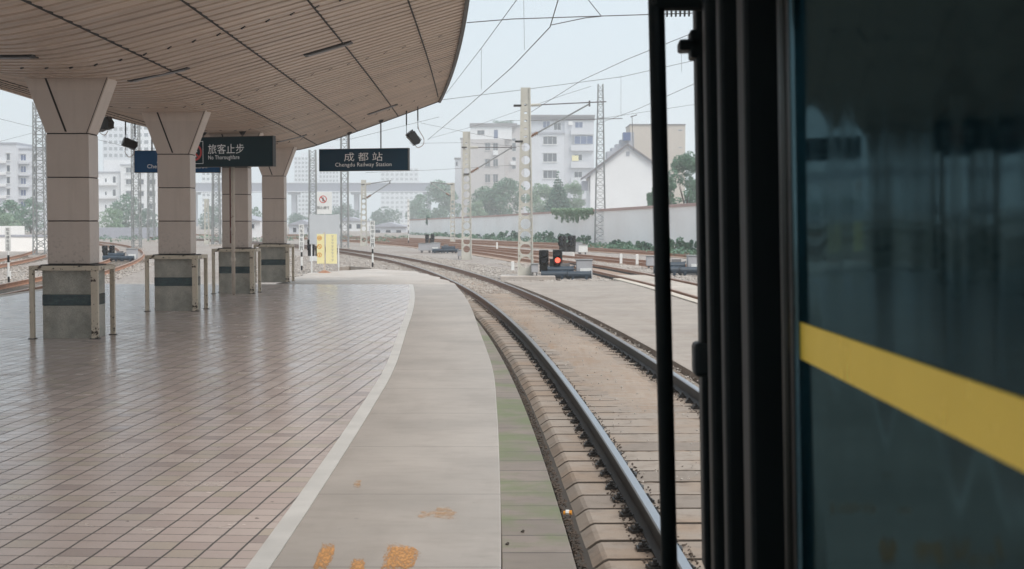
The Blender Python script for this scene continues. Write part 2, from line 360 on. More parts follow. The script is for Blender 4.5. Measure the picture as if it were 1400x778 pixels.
def mk():
    t = NT('worn_orange_paint'); gx = t.xyz(t.tc.outputs['Generated']); e_ = t.math('MINIMUM', t.math('SUBTRACT', 1, t.math('ABSOLUTE', t.math('SUBTRACT', t.math('MULTIPLY', gx[0], 2), 1))), t.math('SUBTRACT', 1, t.math('ABSOLUTE', t.math('SUBTRACT', t.math('MULTIPLY', gx[1], 2), 1)))); m = t.ramp(t.math('ADD', t.noise(26, 8, rough=.85, stretch=(2.2, .8, 1)), t.math('MULTIPLY', t.math('MINIMUM', e_, .5), .35)), .60, .71)
    tr = t.n('ShaderNodeBsdfTransparent'); ms = t.n('ShaderNodeMixShader'); out = t.t.nodes['Material Output']
    t.color((.62,.32,.12)); t.rough(.7); t.l(m, ms.inputs[0]); t.l(t.b.outputs[0], ms.inputs[2]); t.l(tr.outputs[0], ms.inputs[1]); t.l(ms.outputs[0], out.inputs[0]); return t.m
M['paint_mark'] = mk()

def text_mesh(body, mat, width=None, height=None, spacing=1.0):
    cu = bpy.data.curves.new('text', 'FONT'); cu.body = body; cu.align_x = 'CENTER'; cu.align_y = 'CENTER'
    cu.size = 1; cu.extrude = 0; cu.offset = .006 if body.isascii() else 0; cu.resolution_u = 3; cu.space_character = spacing
    ob = bpy.data.objects.new('text', cu); col.objects.link(ob)
    dg = bpy.context.evaluated_depsgraph_get(); dg.update()
    me = bpy.data.meshes.new_from_object(ob.evaluated_get(dg)); bpy.data.objects.remove(ob); bpy.data.curves.remove(cu)
    n = len(me.vertices); co = np.zeros(n*3); me.vertices.foreach_get('co', co); co = co.reshape(n, 3)
    lo, hi = co.min(0), co.max(0); c = (lo+hi)/2; co -= c
    sx = width/(hi[0]-lo[0]) if width else None; sy = height/(hi[1]-lo[1]) if height else None
    sx = sx or sy; sy = sy or sx
    # local x -> x, local y -> z, faces towards -Y
    out = np.stack([co[:, 0]*sx, co[:, 2]*0, co[:, 1]*sy], 1)
    me.vertices.foreach_set('co', out.ravel()); me.materials.clear(); me.materials.append(mat); me.update(); return me
def place_text(name, me, parent, c, rot):
    "c: local centre under parent"
    o = bpy.data.objects.new(name, me); col.objects.link(o); o.parent = parent; o.location = c; o.rotation_euler = (0, 0, rot); return o

# ------------------------------------------------------------------ line shapes
RAD = 397.0; CX = 1.1-RAD
def arc(off, s):
    "point at radius offset off from the left rail of the main track, arc length s"
    a = s/RAD; r = RAD+off; return Vector((CX+r*math.cos(a), r*math.sin(a), 0)), a
def arc_pts(off, s0, s1, ds=1.0):
    n = int((s1-s0)/ds)+1; return [arc(off, s0+(s1-s0)*i/(n-1))[0] for i in range(n)]
def spline(pts, ds=1.5):
    ys = [p[1] for p in pts]; out = []
    for i in range(len(pts)-1):
        p0, p1, p2, p3 = [Vector((*pts[min(max(i+k, 0), len(pts)-1)], 0)) for k in (-1, 0, 1, 2)]
        n = max(2, int((p2-p1).length/ds))
        for k in range(n):
            t = k/n; out.append(.5*((2*p1)+(-p0+p2)*t+(2*p0-5*p1+4*p2-p3)*t*t+(-p0+3*p1-3*p2+p3)*t**3))
    out.append(Vector((*pts[-1], 0))); return out
def offset(pts, d):
    out = []
    for i, p in enumerate(pts):
        t = (pts[min(i+1, len(pts)-1)]-pts[max(i-1, 0)]).normalized(); out.append(p+Vector((t.y, -t.x, 0))*d)
    return out
def interp_x(pts, y):
    for a, b in zip(pts, pts[1:]):
        if a.y <= y <= b.y: return a.x+(b.x-a.x)*(y-a.y)/(b.y-a.y+1e-9)
    return pts[0].x if y < pts[0].y else pts[-1].x
def ribbon(mb, L, Rr, zt, zb, mi=0):
    n = len(L); vs = []
    for a, b in zip(L, Rr): vs += [(a.x,a.y,zb),(a.x,a.y,zt),(b.x,b.y,zt),(b.x,b.y,zb)]
    fs = []
    for i in range(n-1):
        for k in range(4): fs.append((4*i+k, 4*i+(k+1)%4, 4*i+4+(k+1)%4, 4*i+4+k))
    fs += [(3,2,1,0), (4*n-4,4*n-3,4*n-2,4*n-1)]
    mb.add(vs, fs, mi)

# ------------------------------------------------------------------ ground
track2 = spline([(6.6,-20),(6.2,5),(5.55,28),(4.98,39.2),(4.6,46.2),(4.05,53),(3.35,60.6),(2.5,68),(.6,80),(-3.1,102),(-9.5,130),(-18.5,160),(-34,200),(-60,250)])
track3 = spline([(13,-10),(11.6,30),(10,45),(7.9,61.5),(6.5,70.5),(3.6,85),(-.6,105),(-10.4,148),(-25,200),(-48,250)])
track4 = spline([(19.5,20),(17.5,50),(14.5,70),(11,87.5),(8.0,100),(2.5,120),(-7,150),(-24,200),(-46,250)])
track5 = spline([(26,40),(22,70),(14,105),(4,135),(-8,165),(-24,205),(-46,255)])
ZR = -.15; ZB = -.318
def ground_z(x, y):
    r = math.hypot(x-CX, y); off = r-RAD
    near = -4 < off < 2.6 and y < 46
    n = .02*math.sin(x*1.3+y*.7)+.02*math.sin(x*.6-y*1.9)
    return -.42 if near else -.345+n*.6
xs = sorted(set([-1600,-800,-500,-300,-200,-150,-120]+list(np.arange(-100, 45, .8).round(2))+[60,80,120,200,300,500,800,1600]))
ys = sorted(set([-1600,-600,-200,-80,-40]+list(np.arange(-20, 150, .9).round(2))+list(range(152, 260, 6))+[300,400,600,850,1600]))
V = [(x, y, ground_z(x, y)) for y in ys for x in xs]; nx = len(xs)
F = [(j*nx+i, j*nx+i+1, (j+1)*nx+i+1, (j+1)*nx+i) for j in range(len(ys)-1) for i in range(nx-1)]
tag(raw_mesh('ground', V, F, M['ballast']), kind='structure')

# haze
hz = MB().box(-1700, 1700, -1700, 1700, -1.6, 95)
ho = hz.build('haze', [], None)
t = bpy.data.materials.new('haze_air'); t.use_nodes = True; t.node_tree.nodes.clear()
vp = t.node_tree.nodes.new('ShaderNodeVolumePrincipled'); vp.inputs['Color'].default_value = (.955,.985,1.0,1); vp.inputs['Density'].default_value = .00095
vp.inputs['Anisotropy'].default_value = .2
om = t.node_tree.nodes.new('ShaderNodeOutputMaterial'); t.node_tree.links.new(vp.outputs[0], om.inputs['Volume'])
ho.data.materials.append(t); tag(ho, kind='stuff')

# platform: tile field, white kerb line, edge strip
EDGE = [Vector((x, y, 0)) for x, y in [(.0,-16),(.0,-4),(-.03,3),(-.058,7.8),(-.093,11),(-.16,15),(-.26,18.8),(-.57,25.2),(-.80,30),(-1.06,34.6),(-1.36,39),(-1.68,43.2)]]
EDGE = spline([(p.x, p.y) for p in EDGE], .8)
LINE_R = offset(EDGE, -1.24); LINE_L = offset(EDGE, -1.365)
mb = MB(); ribbon(mb, LINE_R, EDGE, 0.0, -.5); tag(mb.build('platform_edge', M['strip'], bevel=.008), kind='structure')
mb = MB(); ribbon(mb, LINE_L, LINE_R, .002, -.4); tag(mb.build('white_line', M['white_line']), kind='structure')
LEFT = [Vector((-12.1-.0006*p.y*abs(p.y)*.6, p.y+.2*(i/len(LINE_L)), 0)) for i, p in enumerate(LINE_L)]
mb = MB(); ribbon(mb, LEFT, LINE_L, 0.0, -.9); tag(mb.build('platform', M['tiles']), kind='structure')
mb = MB(); ribbon(mb, offset(LEFT, -.28), offset(LEFT, -.004), .004, -.9); tag(mb.build('platform_kerb', M['kerb']), kind='structure')
# raw concrete beyond the tiles
pts = [G(380,389,-.04), G(470,389,-.04), G(628,389.5,-.04), G(600,379,-.04), G(566,371,-.04), G(508,367.5,-.04), G(462,370.5,-.04), G(425,373,-.04), G(400,380,-.04)]
def ragged(pts, k=6, a=.12):
    out = []
    for i, p in enumerate(pts):
        q = pts[(i+1)%len(pts)]
        for j in range(k):
            v = p.lerp(q, j/k); out.append((v.x+rnd.uniform(-a, a), v.y+rnd.uniform(-a*2, a*2)))
    return out
mb = MB(); mb.prism(ragged(pts), -.4, -.04); tag(mb.build('concrete_path', M['raw_conc']), kind='structure')
# low dark kerb at its ragged end
kb = MB()
for a, b in (((462,367),(478,366)), ((478,366),(508,368))):
    p, q = G(*a, -.1), G(*b, -.1); kb.add([p+Vector((0,0,-.25)), q+Vector((0,0,-.25)), q+Vector((0,0,.06)), p+Vector((0,0,.06)), p+Vector((0,.25,-.25)), q+Vector((0,.25,-.25)), q+Vector((0,.25,.06)), p+Vector((0,.25,.06))], [(0,1,2,3),(7,6,5,4),(3,2,6,7),(0,3,7,4),(1,5,6,2)])
tag(kb.build('kerb', M['dirt_conc']), kind='structure')
# mossy slab between platform edge and sleepers
S_L = [p+Vector((.006, 0, 0)) for p in EDGE]
S_R = []
for p in EDGE:
    a = math.atan2(p.y, p.x-CX); r = max(RAD-.60, math.hypot(p.x-CX, p.y)+.02); S_R.append(Vector((CX+r*math.cos(a), r*math.sin(a), 0)))
mb = MB(); ribbon(mb, S_L, S_R, -.285, -.6); tag(mb.build('drain_slab', M['slab'], bevel=.01), kind='structure')
# apron between the main track and track two
A_L = arc_pts(1.505+.42, -12, 51, 1.5); A_R = []
T2L = offset(track2, -.42)
for p in A_L: A_R.append(Vector((interp_x(T2L, p.y), p.y, 0)))
mb = MB(); ribbon(mb, A_L, A_R, -.235, -.6); tag(mb.build('concrete_apron', M['dirt_conc'], bevel=.01), kind='structure')
KL = [p for p in offset(track2, -.40) if 0 < p.y < 53]; KR = [p for p in offset(track2, -.12) if 0 < p.y < 53]
n = min(len(KL), len(KR)); mb = MB(); ribbon(mb, KL[:n], KR[:n], -.20, -.5); tag(mb.build('apron_kerb', M['kerb'], bevel=.01), kind='structure')
KL = [p for p in offset(track2, .14) if 0 < p.y < 57]; KR = [p for p in offset(track2, 1.30) if 0 < p.y < 57]
n = min(len(KL), len(KR)); mb = MB(); ribbon(mb, KL[:n], KR[:n], -.19, -.5); tag(mb.build('crossing_slab', M['pale_conc'], bevel=.01), kind='structure')
mb = MB(); ribbon(mb, arc_pts(-.56, 4, 75, 1.5), arc_pts(2.0, 4, 75, 1.5), -.385, -.6); tag(mb.build('track_bed', M['gap_shade_pebble']), kind='structure')  # dark ribbon added below the sleepers so their gaps read as shaded
# dirt lying between the rails
V = []; F = []; na = 26; ns = 150
for j in range(ns):
    for i in range(na):
        s = 11+j*.36; off = .16+i*(1.19/(na-1)); p, a = arc(off, s)
        cx_ = math.sin(math.pi*i/(na-1)); k = min(1, (s-11)/8)
        z = -.336+.032*cx_*k*(.75+.35*math.sin(s*.23+i*.15))+rnd.uniform(-.003,.003)
        V.append((p.x, p.y, z))
F = [(j*na+i, j*na+i+1, (j+1)*na+i+1, (j+1)*na+i) for j in range(ns-1) for i in range(na-1)]
tag(raw_mesh('dirt', V, F, M['dirt']), kind='stuff')

# ------------------------------------------------------------------ tracks
def rail_sweep(pts, zb):
    prof = [(-.066,0),(-.066,.012),(-.014,.034),(-.010,.118),(-.036,.132),(-.036,.155),(-.029,.168),(.029,.168),(.036,.155),(.036,.132),(.010,.118),(.014,.034),(.066,.012),(.066,0)]
    V = []; F = []; mi = []; n = len(prof)
    for i, p in enumerate(pts):
        t = (pts[min(i+1, len(pts)-1)]-pts[max(i-1, 0)]).normalized(); nn = Vector((t.y, -t.x, 0))
        for a, z in prof: V.append((p.x+nn.x*a, p.y+nn.y*a, zb+z))
    for i in range(len(pts)-1):
        for k in range(n):
            F.append((i*n+k, (i+1)*n+k, (i+1)*n+(k+1)%n, i*n+(k+1)%n)); mi.append(1 if k in (5,6,7) else 0)
    F.append(tuple(range(n))); mi.append(0); F.append(tuple(range((len(pts)-1)*n+n-1, (len(pts)-1)*n-1, -1))); mi.append(0)
    return V, F, mi
def sleeper_mesh(name, wid, mat, h=.16):
    x0, x1 = -.50, 2.005; ws = wid/2
    prof = [(x0, -h), (x0, -.085), (x0+.10, -.012), (x0+.13, 0), (x1-.13, 0), (x1-.1, -.012), (x1, -.085), (x1, -h)]
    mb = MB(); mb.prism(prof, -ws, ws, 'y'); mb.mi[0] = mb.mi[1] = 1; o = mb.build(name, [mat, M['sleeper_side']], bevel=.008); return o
def clip_mesh():
    mb = MB()
    mb.box(-.045,.045,-.06,.06,0,.022); mb.tube((-.02,-.045,.03),(-.02,.045,.03),.014,6); mb.tube((.02,-.05,.024),(.02,.05,.024),.012,6)
    mb.tube((0,0,.01),(0,0,.065),.014,6); mb.tube((0,0,.03),(0,0,.045),.026,6); return mb
trk = empty('railway_track', (0,0,0), 'curving railway track with shiny dark rails beside the platform edge, running out from the train', 'railway track')
for off in (0, 1.505):
    V, F, mi = rail_sweep(arc_pts(off, -14, 250, 1.2), ZB); raw_mesh('rail', V, F, [M['rail_side'], M['rail_top']], mi, trk)
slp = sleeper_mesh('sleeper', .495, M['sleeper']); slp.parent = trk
cm = clip_mesh()
c0 = cm.build('rail_clip', M['clip'], None, smooth=False); cl_me = c0.data; bpy.data.objects.remove(c0)
SP = .555
def place_sleeper(o, s, dz=0):
    p, a = arc(0, s); o.location = (p.x, p.y, ZB-.002+dz); o.rotation_euler = (rnd.uniform(-.006,.006), rnd.uniform(-.003,.003), a)
for k in range(100):
    o = slp if k == 0 else slp.copy()
    if k: col.objects.link(o); o.parent = trk
    place_sleeper(o, 6.3+k*SP, rnd.uniform(-.006, 0))
    if k < 46:
        for off in (-.105, .105, 1.40, 1.61):
            for yy in (0,):
                c = bpy.data.objects.new('rail_clip', cl_me); col.objects.link(c); c.parent = o; c.location = (off+rnd.uniform(-.01,.01), yy+rnd.uniform(-.03,.03), .001); c.rotation_euler = (0, 0, rnd.uniform(-.2,.2))
# all further sleepers as one
def sleepers_rest(pf, ss, parent, mat, wid=.26, x0=-.5, x1=2.005):
    mb = MB()
    for s in ss:
        p, a = pf(s); mb.M = Matrix.Translation((p.x, p.y, ZB-.004)) @ Matrix.Rotation(a, 4, 'Z'); mb.box(x0, x1, -wid/2, wid/2, -.12, 0)
    o = mb.build('far_sleepers', mat, parent); tag(o, kind='stuff'); return o
sleepers_rest(lambda s: arc(0, s), [6.3+k*SP for k in range(-28, 0)]+[6.3+k*SP for k in range(100, 330)], trk, M['sleeper'], .4)

sl2_me = None
def side_track(pts, label, rail_m, sleepers=True, zr=ZB, s_from=25, s_n=90, clips=False):
    t = empty('railway_track', (0,0,0), label, 'railway track')
    for off in (0, 1.505):
        V, F, mi = rail_sweep(offset(pts, off), zr); raw_mesh('rail', V, F, rail_m, mi, t)
    L = [0]
    for a, b in zip(pts, pts[1:]): L.append(L[-1]+(b-a).length)
    def pf(s):
        i = 0
        while i < len(L)-2 and L[i+1] < s: i += 1
        f = (s-L[i])/max(1e-6, L[i+1]-L[i]); p = pts[i].lerp(pts[i+1], f); d = pts[i+1]-pts[i]; return p, math.atan2(-d.x, d.y)
    s0 = next((L[i] for i, p in enumerate(pts) if p.y > s_from), 0)
    global sl2_me
    if sl2_me is None:
        o = sleeper_mesh('sleeper', .26, M['sleeper'], .12); sl2_me = o.data; bpy.data.objects.remove(o)
    ends = [s0+k*.6 for k in range(s_n)]
    for s in ends:
        o = bpy.data.objects.new('sleeper', sl2_me); col.objects.link(o); o.parent = t; p, a = pf(s); o.location = (p.x, p.y, zr-.002); o.rotation_euler = (0, 0, a)
    if clips:   # rows of fasteners seen as dots along the rails
        mb = MB()
        for k in range(160):
            p, a = pf(s0+k*.3)
            mb.M = Matrix.Translation((p.x, p.y, zr)) @ Matrix.Rotation(a, 4, 'Z')
            for off in (-.1, .1, 1.405, 1.6): mb.box(off-.04, off+.04, -.06, .06, -.02, .07)
        tag(mb.build('rail_clips', M['clip'], t), kind='stuff')
    return t
rr = [M['rail_rust'], M['rail_top_dull']]
side_track(track2, 'rusty brown track just beyond the concrete apron and its pale kerb', rr, s_from=26, clips=True)
side_track(track3, 'rusty brown track second beyond the apron, behind the grey point machine', rr, s_from=50, s_n=90)
side_track(track4, 'rusty track third beyond the apron, passing in front of the latticed mast', rr, s_from=80, s_n=70)
side_track(track5, 'rusty track nearest the long white wall with the shrubs', rr, s_from=100, s_n=70)
for off, lab, sf, m_ in ((-14.6, 'track left of the platform, the one nearest its left edge', 36, rr), (-20.4, 'second track to the left of the platform, beyond the nearest one', 52, rr), (-26, 'third track left of the platform, in front of the low white wall', 60, rr), (-31, 'fourth track left of the platform, right beneath the low white wall', 80, rr)):
    side_track(arc_pts(off, 0, 250, 1.6), lab, m_, s_from=sf, s_n=80)

for tk, ya in ((track2, 57), (track3, 40), (track4, 60), (track5, 80)):
    A = [p for p in offset(tk, -.75) if p.y > ya]; B = [p for p in offset(tk, 2.25) if p.y > ya]; n = min(len(A), len(B)); A = A[-n:]; B = B[-n:]
    mb = MB(); ribbon(mb, A, B, -.318, -.6); tag(mb.build('track_bed', M['bed']), kind='structure')
# ballast stones
def stones(name, regions, label=None):
    base = np.array([(1,0,0),(-1,0,0),(0,1,0),(0,-1,0),(0,0,1),(0,0,-1)], float); fb = [(0,2,4),(2,1,4),(1,3,4),(3,0,4),(2,0,5),(1,2,5),(3,1,5),(0,3,5)]
    rs = np.random.RandomState(3); V = []; F = []; k = 0
    for fn, n, sz in regions:
        for _ in range(n):
            x, y, z = fn(rs); s = sz*rs.uniform(.5, 1.3); q = base*rs.uniform(.55, 1.1, (6, 3))*s
            a = rs.uniform(0, 6.28); ca, sa = math.cos(a), math.sin(a)
            X = q[:,0]*ca-q[:,1]*sa+q[:,2]*.4+x; Yy = q[:,0]*sa+q[:,1]*ca+y; Z = q[:,2]*.8+q[:,0]*.3+z
            V += list(zip(X.tolist(), Yy.tolist(), Z.tolist())); F += [tuple(k+i for i in f) for f in fb]; k += 6
    o = raw_mesh(name, V, F, M['stone_a']); tag(o, label, None, kind='stuff'); return o
def r_arc(o0, o1, s0, s1, z):
    def f(rs):
        s = s0+(s1-s0)*rs.rand()**1.3; p, a = arc(rs.uniform(o0, o1), s); return p.x, p.y, z+rs.uniform(0, .03)
    return f
def r_tr(pts, o0, o1, y0, y1, z):
    sel = [p for p in pts if y0 < p.y < y1]
    def f(rs):
        i = int((len(sel)-2)*rs.rand()**1.2); p = sel[i].lerp(sel[i+1], rs.rand()); return p.x+rs.uniform(o0, o1), p.y, z+rs.uniform(0, .03)
    return f
stones('ballast_stones', [
    (r_arc(-3.2, -.5, 47, 95, -.33), 5200, .045), (r_arc(-.5, 0, 40, 80, -.32), 900, .04), (r_arc(2.0, 4.2, 52, 95, -.33), 4200, .045),
    (r_arc(.15, 1.35, 12, 46, -.30), 500, .014), (r_arc(1.62, 1.95, 8, 46, -.315), 1500, .02), (r_arc(.15, 1.35, 44, 90, -.32), 2600, .04), (r_arc(-7.5, -3.2, 59, 95, -.33), 2600, .05),
    (r_tr(track2, -2.2, -.3, 52, 80, -.33), 3200, .045), (r_tr(track2, 1.7, 4.0, 40, 90, -.33), 6000, .045), (r_tr(track3, 1.7, 4, 60, 100, -.33), 3000, .05),
    (r_arc(-18.5, -14.8, 34, 75, -.33), 3500, .05), (r_arc(-24, -19.2, 45, 90, -.33), 3500, .055), (r_arc(-13, -12, 44, 80, -.33), 900, .05)])
# grit along the joint between slab and sleepers, and between the clips
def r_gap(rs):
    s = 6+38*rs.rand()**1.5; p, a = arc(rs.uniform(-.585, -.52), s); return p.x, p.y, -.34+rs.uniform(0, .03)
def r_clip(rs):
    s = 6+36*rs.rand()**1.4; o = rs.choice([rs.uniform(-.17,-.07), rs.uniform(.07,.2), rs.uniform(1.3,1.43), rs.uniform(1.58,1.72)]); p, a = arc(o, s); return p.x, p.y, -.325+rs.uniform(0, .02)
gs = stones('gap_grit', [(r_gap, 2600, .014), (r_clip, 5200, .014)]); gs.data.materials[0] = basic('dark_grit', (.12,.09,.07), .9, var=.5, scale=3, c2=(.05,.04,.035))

# ------------------------------------------------------------------ columns
def column(i, cx, yf, px_off=0):
    names = ['platform column nearest the camera, cream panels on a granite base with green band', 'second platform column from the camera, its flared head overlapping the blue sign',
             'third platform column, with the drainpipe standing in front of it', 'farthest platform column, at the far end of the canopy']
    r = empty('platform_column', (cx, yf+.3, 0), names[i], 'column', 'flared columns carrying the platform canopy')
    mb = MB(); mb.box(cx-.41, cx+.41, yf, yf+.62, -.01, .52); mb.box(cx-.41, cx+.41, yf, yf+.62, .695, 1.14); mb.build('granite_base', M['granite'], r, bevel=.006)
    mb = MB(); mb.box(cx-.412, cx+.412, yf-.003, yf+.623, .52, .695); mb.build('marble_band', M['marble'], r)
    mb = MB(); mb.box(cx-.43, cx+.43, yf-.02, yf+.64, 1.14, 1.17); mb.build('ledge', M['dark_trim'], r)
    # shaft of three cladding panels per side with open joints
    mb = MB(); zz = [1.175, 1.86, 2.55, 3.24]
    hw = .338; y0 = yf+.05; y1 = yf+.58
    for a, b in zip(zz, zz[1:]): mb.box(cx-hw, cx+hw, y0, y1, a+.008, b-.008)
    mb.build('shaft', M['col_panel'], r, bevel=.008)
    mb = MB(); mb.box(cx-hw+.012, cx+hw-.012, y0+.012, y1-.012, 1.17, 3.26); mb.build('joint', M['groove'], r)
    # flared head
    mb = MB(); t = .68; zt = 4.15; zb = 3.25
    def ring(z, h, a, b): return [(cx-h, a, z), (cx+h, a, z), (cx+h, b, z), (cx-h, b, z)]
    mb.add(ring(zb, hw, y0, y1)+ring(zt, t, y0, y1), [(0,3,2,1),(4,5,6,7),(0,1,5,4),(1,2,6,5),(2,3,7,6),(3,0,4,7)])
    mb.build('capital', M['col_panel'], r, bevel=.008)
    mb = MB()   # diagonal cladding seam
    x0_, x1_ = cx-.02, cx-.345
    mb.add([(x0_-.016, y0-.004, zb+.02), (x0_+.016, y0-.004, zb+.02), (x1_+.016, y0-.004, zt), (x1_-.016, y0-.004, zt),
            (x0_-.016, y0+.01, zb+.02), (x0_+.016, y0+.01, zb+.02), (x1_+.016, y0+.01, zt), (x1_-.016, y0+.01, zt)], [(0,1,2,3),(7,6,5,4),(0,4,5,1),(1,5,6,2),(2,6,7,3),(3,7,4,0)])
    for sx in (1,):
        xb, xt = cx+hw-.03, cx+t-.03
        mb.add([(xb-.006, y0-.003, zb), (xb+.006, y0-.003, zb), (xt+.006, y0-.003, zt), (xt-.006, y0-.003, zt)], [(0,1,2,3)])
        mb.add([(xb-.006, y0+.01, zb), (xb+.006, y0+.01, zb), (xt+.006, y0+.01, zt), (xt-.006, y0+.01, zt)], [(3,2,1,0)])
    mb.build('seam', M['groove'], r)
    # guard rail: a thing of its own standing round the base
    gl = ['chipped cream guard rail around the nearest column base', 'chipped cream guard rail around the second column base', 'chipped cream guard rail around the column with the drainpipe', 'chipped cream guard rail around the farthest column base'][i]
    g = empty('guard_rail', (cx, yf, 0), gl, 'guard rail', 'guard rails round the column bases')
    gx0, gx1, gy0, gy1 = cx-.53, cx+.50, yf-.13, yf+.74; hh = 1.13; s = .037
    for k, (x, y) in enumerate(((gx0, gy0), (gx1-.04, gy0), (gx1, gy1), (gx0, gy1))):
        wv = s if k != 1 else s*1.5
        m2 = MB(); m2.box(x-wv, x+wv, y-s, y+s, -.005, hh-.05); m2.build('post', M['guard'], g, bevel=.006)
        m2 = MB(); m2.box(x-wv-.02, x+wv+.02, y-s-.02, y+s+.02, -.002, .012); m2.build('foot_plate', M['dark_trim'], g)
    m2 = MB(); m2.box(gx0-s, gx1+s, gy0-s-.003, gy0+s, hh-.05, hh+.025); m2.box(gx1-s, gx1+s+.003, gy0+s, gy1-s, hh-.05, hh+.022)
    m2.box(gx0-s, gx1+s, gy1-s, gy1+s, hh-.05, hh+.025); m2.box(gx0-s-.003, gx0+s, gy0+s, gy1-s, hh-.05, hh+.022); m2.build('top_rail', M['guard'], g, bevel=.006)
COLS = [(-7.03, 23.15), (-6.99, 30.25), (-7.12, 37.6), (-7.30, 44.7)]
for i, (x, y) in enumerate(COLS): column(i, x, y)
# drainpipe in front of the third column
d = empty('drainpipe', (G(319.5,402.8,0)), 'thin beige drainpipe standing in front of the third column', 'drainpipe')
p = G(319.5,402.8,0)
MB().tube(p, p+Vector((0,0,3.5)), .048, 14).build('pipe', M['pipe'], d, smooth=True)
mb = MB()
for z in (.85, 1.62): mb.tube(p+Vector((0,0,z)), p+Vector((0,0,z+.08)), .062, 14)
mb.build('collar', M['pipe'], d, smooth=False)
mb = MB(); mb.tube(p+Vector((-.075,.05,1.3)), p+Vector((-.075,.05,3.5)), .022, 8); mb.build('conduit', basic('faded_red_conduit', (.24,.10,.08), .7), d, smooth=True)
mb = MB(); mb.box(p.x-.02,p.x+.02,p.y,p.y+.3,3.38,3.42); mb.build('bracket', M['dark_trim'], d)

# ------------------------------------------------------------------ canopy
YA, YB = -14.4, 46.1
def Xc(Y): return -6.95-.00017*Y*abs(Y)
def XR(Y): return -.15-.00101*Y*abs(Y) if Y > 0 else -.15
def XL(Y): return -13.35-.0006*Y*abs(Y) if Y > 0 else -13.35
def gprof(t):
    x = (t-.13)/.87
    if x < -.08: return 0
    if x < .08: return (x+.08)**2/(4*.08)*1.0
    return x**1.06
def can(u, Y):
    "u in -1..1 across the canopy"
    c = Xc(Y)
    x = c+(XR(Y)-c)*u if u >= 0 else c+(XL(Y)-c)*(-u)
    return Vector((x, Y, 4.09+1.53*gprof(abs(u))))
us = [-1,-.9,-.8,-.7,-.6,-.5,-.42,-.34,-.28,-.22,-.18,-.14,-.1,-.06,0]; us = us+[-u for u in us[-2::-1]]
cp = empty('platform_canopy', (Xc(16), 16, 4.1), 'wide butterfly canopy with brown boarded underside over the platform', 'canopy')
V = []; F = []; BW = .4; rows = []
k = math.ceil(YA/BW)
while k*BW < YB-.05:
    y0 = k*BW; y1 = min(y0+BW, YB)
    for (yy, dz) in ((y0+.001, .04), (y0+.012, .0), (y0+.2, .005), (y1-.02, .018), (y1-.014, .04)): rows.append((yy, dz))
    k += 1
org = wloc(cp)
for yy, dz in rows:
    for u in us: q = can(u, yy)-org; V.append((q.x, q.y, q.z+dz))
nu = len(us)
F = [(j*nu+i, (j+1)*nu+i, (j+1)*nu+i+1, j*nu+i+1) for j in range(len(rows)-1) for i in range(nu-1)]
raw_mesh('soffit', V, F, M['canopy'], parent=cp)
# roof skin above
V = []; F = []; yy_ = np.linspace(YA, YB, 40)
for y in yy_:
    for u in us: q = can(u, y)-org; V.append((q.x, q.y, q.z+.14+.25*(1-abs(u))))
F = [(j*nu+i, j*nu+i+1, (j+1)*nu+i+1, (j+1)*nu+i) for j in range(39) for i in range(nu-1)]
raw_mesh('roof', V, F, M['canopy_top'], parent=cp)
def edge_strip(pts, dx, dy, z0, z1, mat, name):
    mb = MB(); vs = []; n = len(pts)
    for p in pts: vs += [(p.x,p.y,p.z+z0),(p.x,p.y,p.z+z1),(p.x+dx,p.y+dy,p.z+z1),(p.x+dx,p.y+dy,p.z+z0)]
    fs = [(4*i+k, 4*i+(k+1)%4, 4*i+4+(k+1)%4, 4*i+4+k) for i in range(n-1) for k in range(4)]+[(0,1,2,3),(4*n-1,4*n-2,4*n-3,4*n-4)]
    mb.add(vs, fs); return mb.build(name, mat, cp)
edge_strip([can(1, y)+Vector((-.01,0,0)) for y in yy_], .07, 0, -.05, .15, M['dark_trim'], 'fascia')
edge_strip([can(-1, y)+Vector((.01,0,0)) for y in yy_], -.07, 0, -.05, .15, M['canopy'], 'fascia')
for s in (1, -1):
    edge_strip([can(s*u, YB)+Vector((0,-.02,0)) for u in np.linspace(0, 1, 24)], 0, .05, -.02, .15, M['dark_trim'] if s > 0 else M['canopy'], 'end_fascia')
# longitudinal cover joints
def on_canopy(x, Y):
    c = Xc(Y); u = (x-c)/(XR(Y)-c) if x >= c else -(x-c)/(XL(Y)-c); return Vector((x, Y, 4.09+1.53*gprof(abs(u))))
for c0_ in (-1.42, -2.70, -3.98, -5.25, -8.7, -10.0, -11.3, -12.6):
    ptsj = []
    for Y in np.linspace(YA, YB-.05, 60):
        x = c0_-.00041*Y*abs(Y)*(1 if c0_ > -7 else .8)
        if XL(Y)+.1 < x < XR(Y)-.06: ptsj.append(on_canopy(x, Y))
    mb = MB(); vs = []
    for q in ptsj: vs += [(q.x-.012,q.y,q.z+.02),(q.x-.012,q.y,q.z-.009),(q.x+.012,q.y,q.z-.009),(q.x+.012,q.y,q.z+.02)]
    n = len(ptsj); mb.add(vs, [(4*i+k_, 4*i+(k_+1)%4, 4*i+4+(k_+1)%4, 4*i+4+k_) for i in range(n-1) for k_ in range(4)]); mb.build('cover_joint', M['groove'], cp)
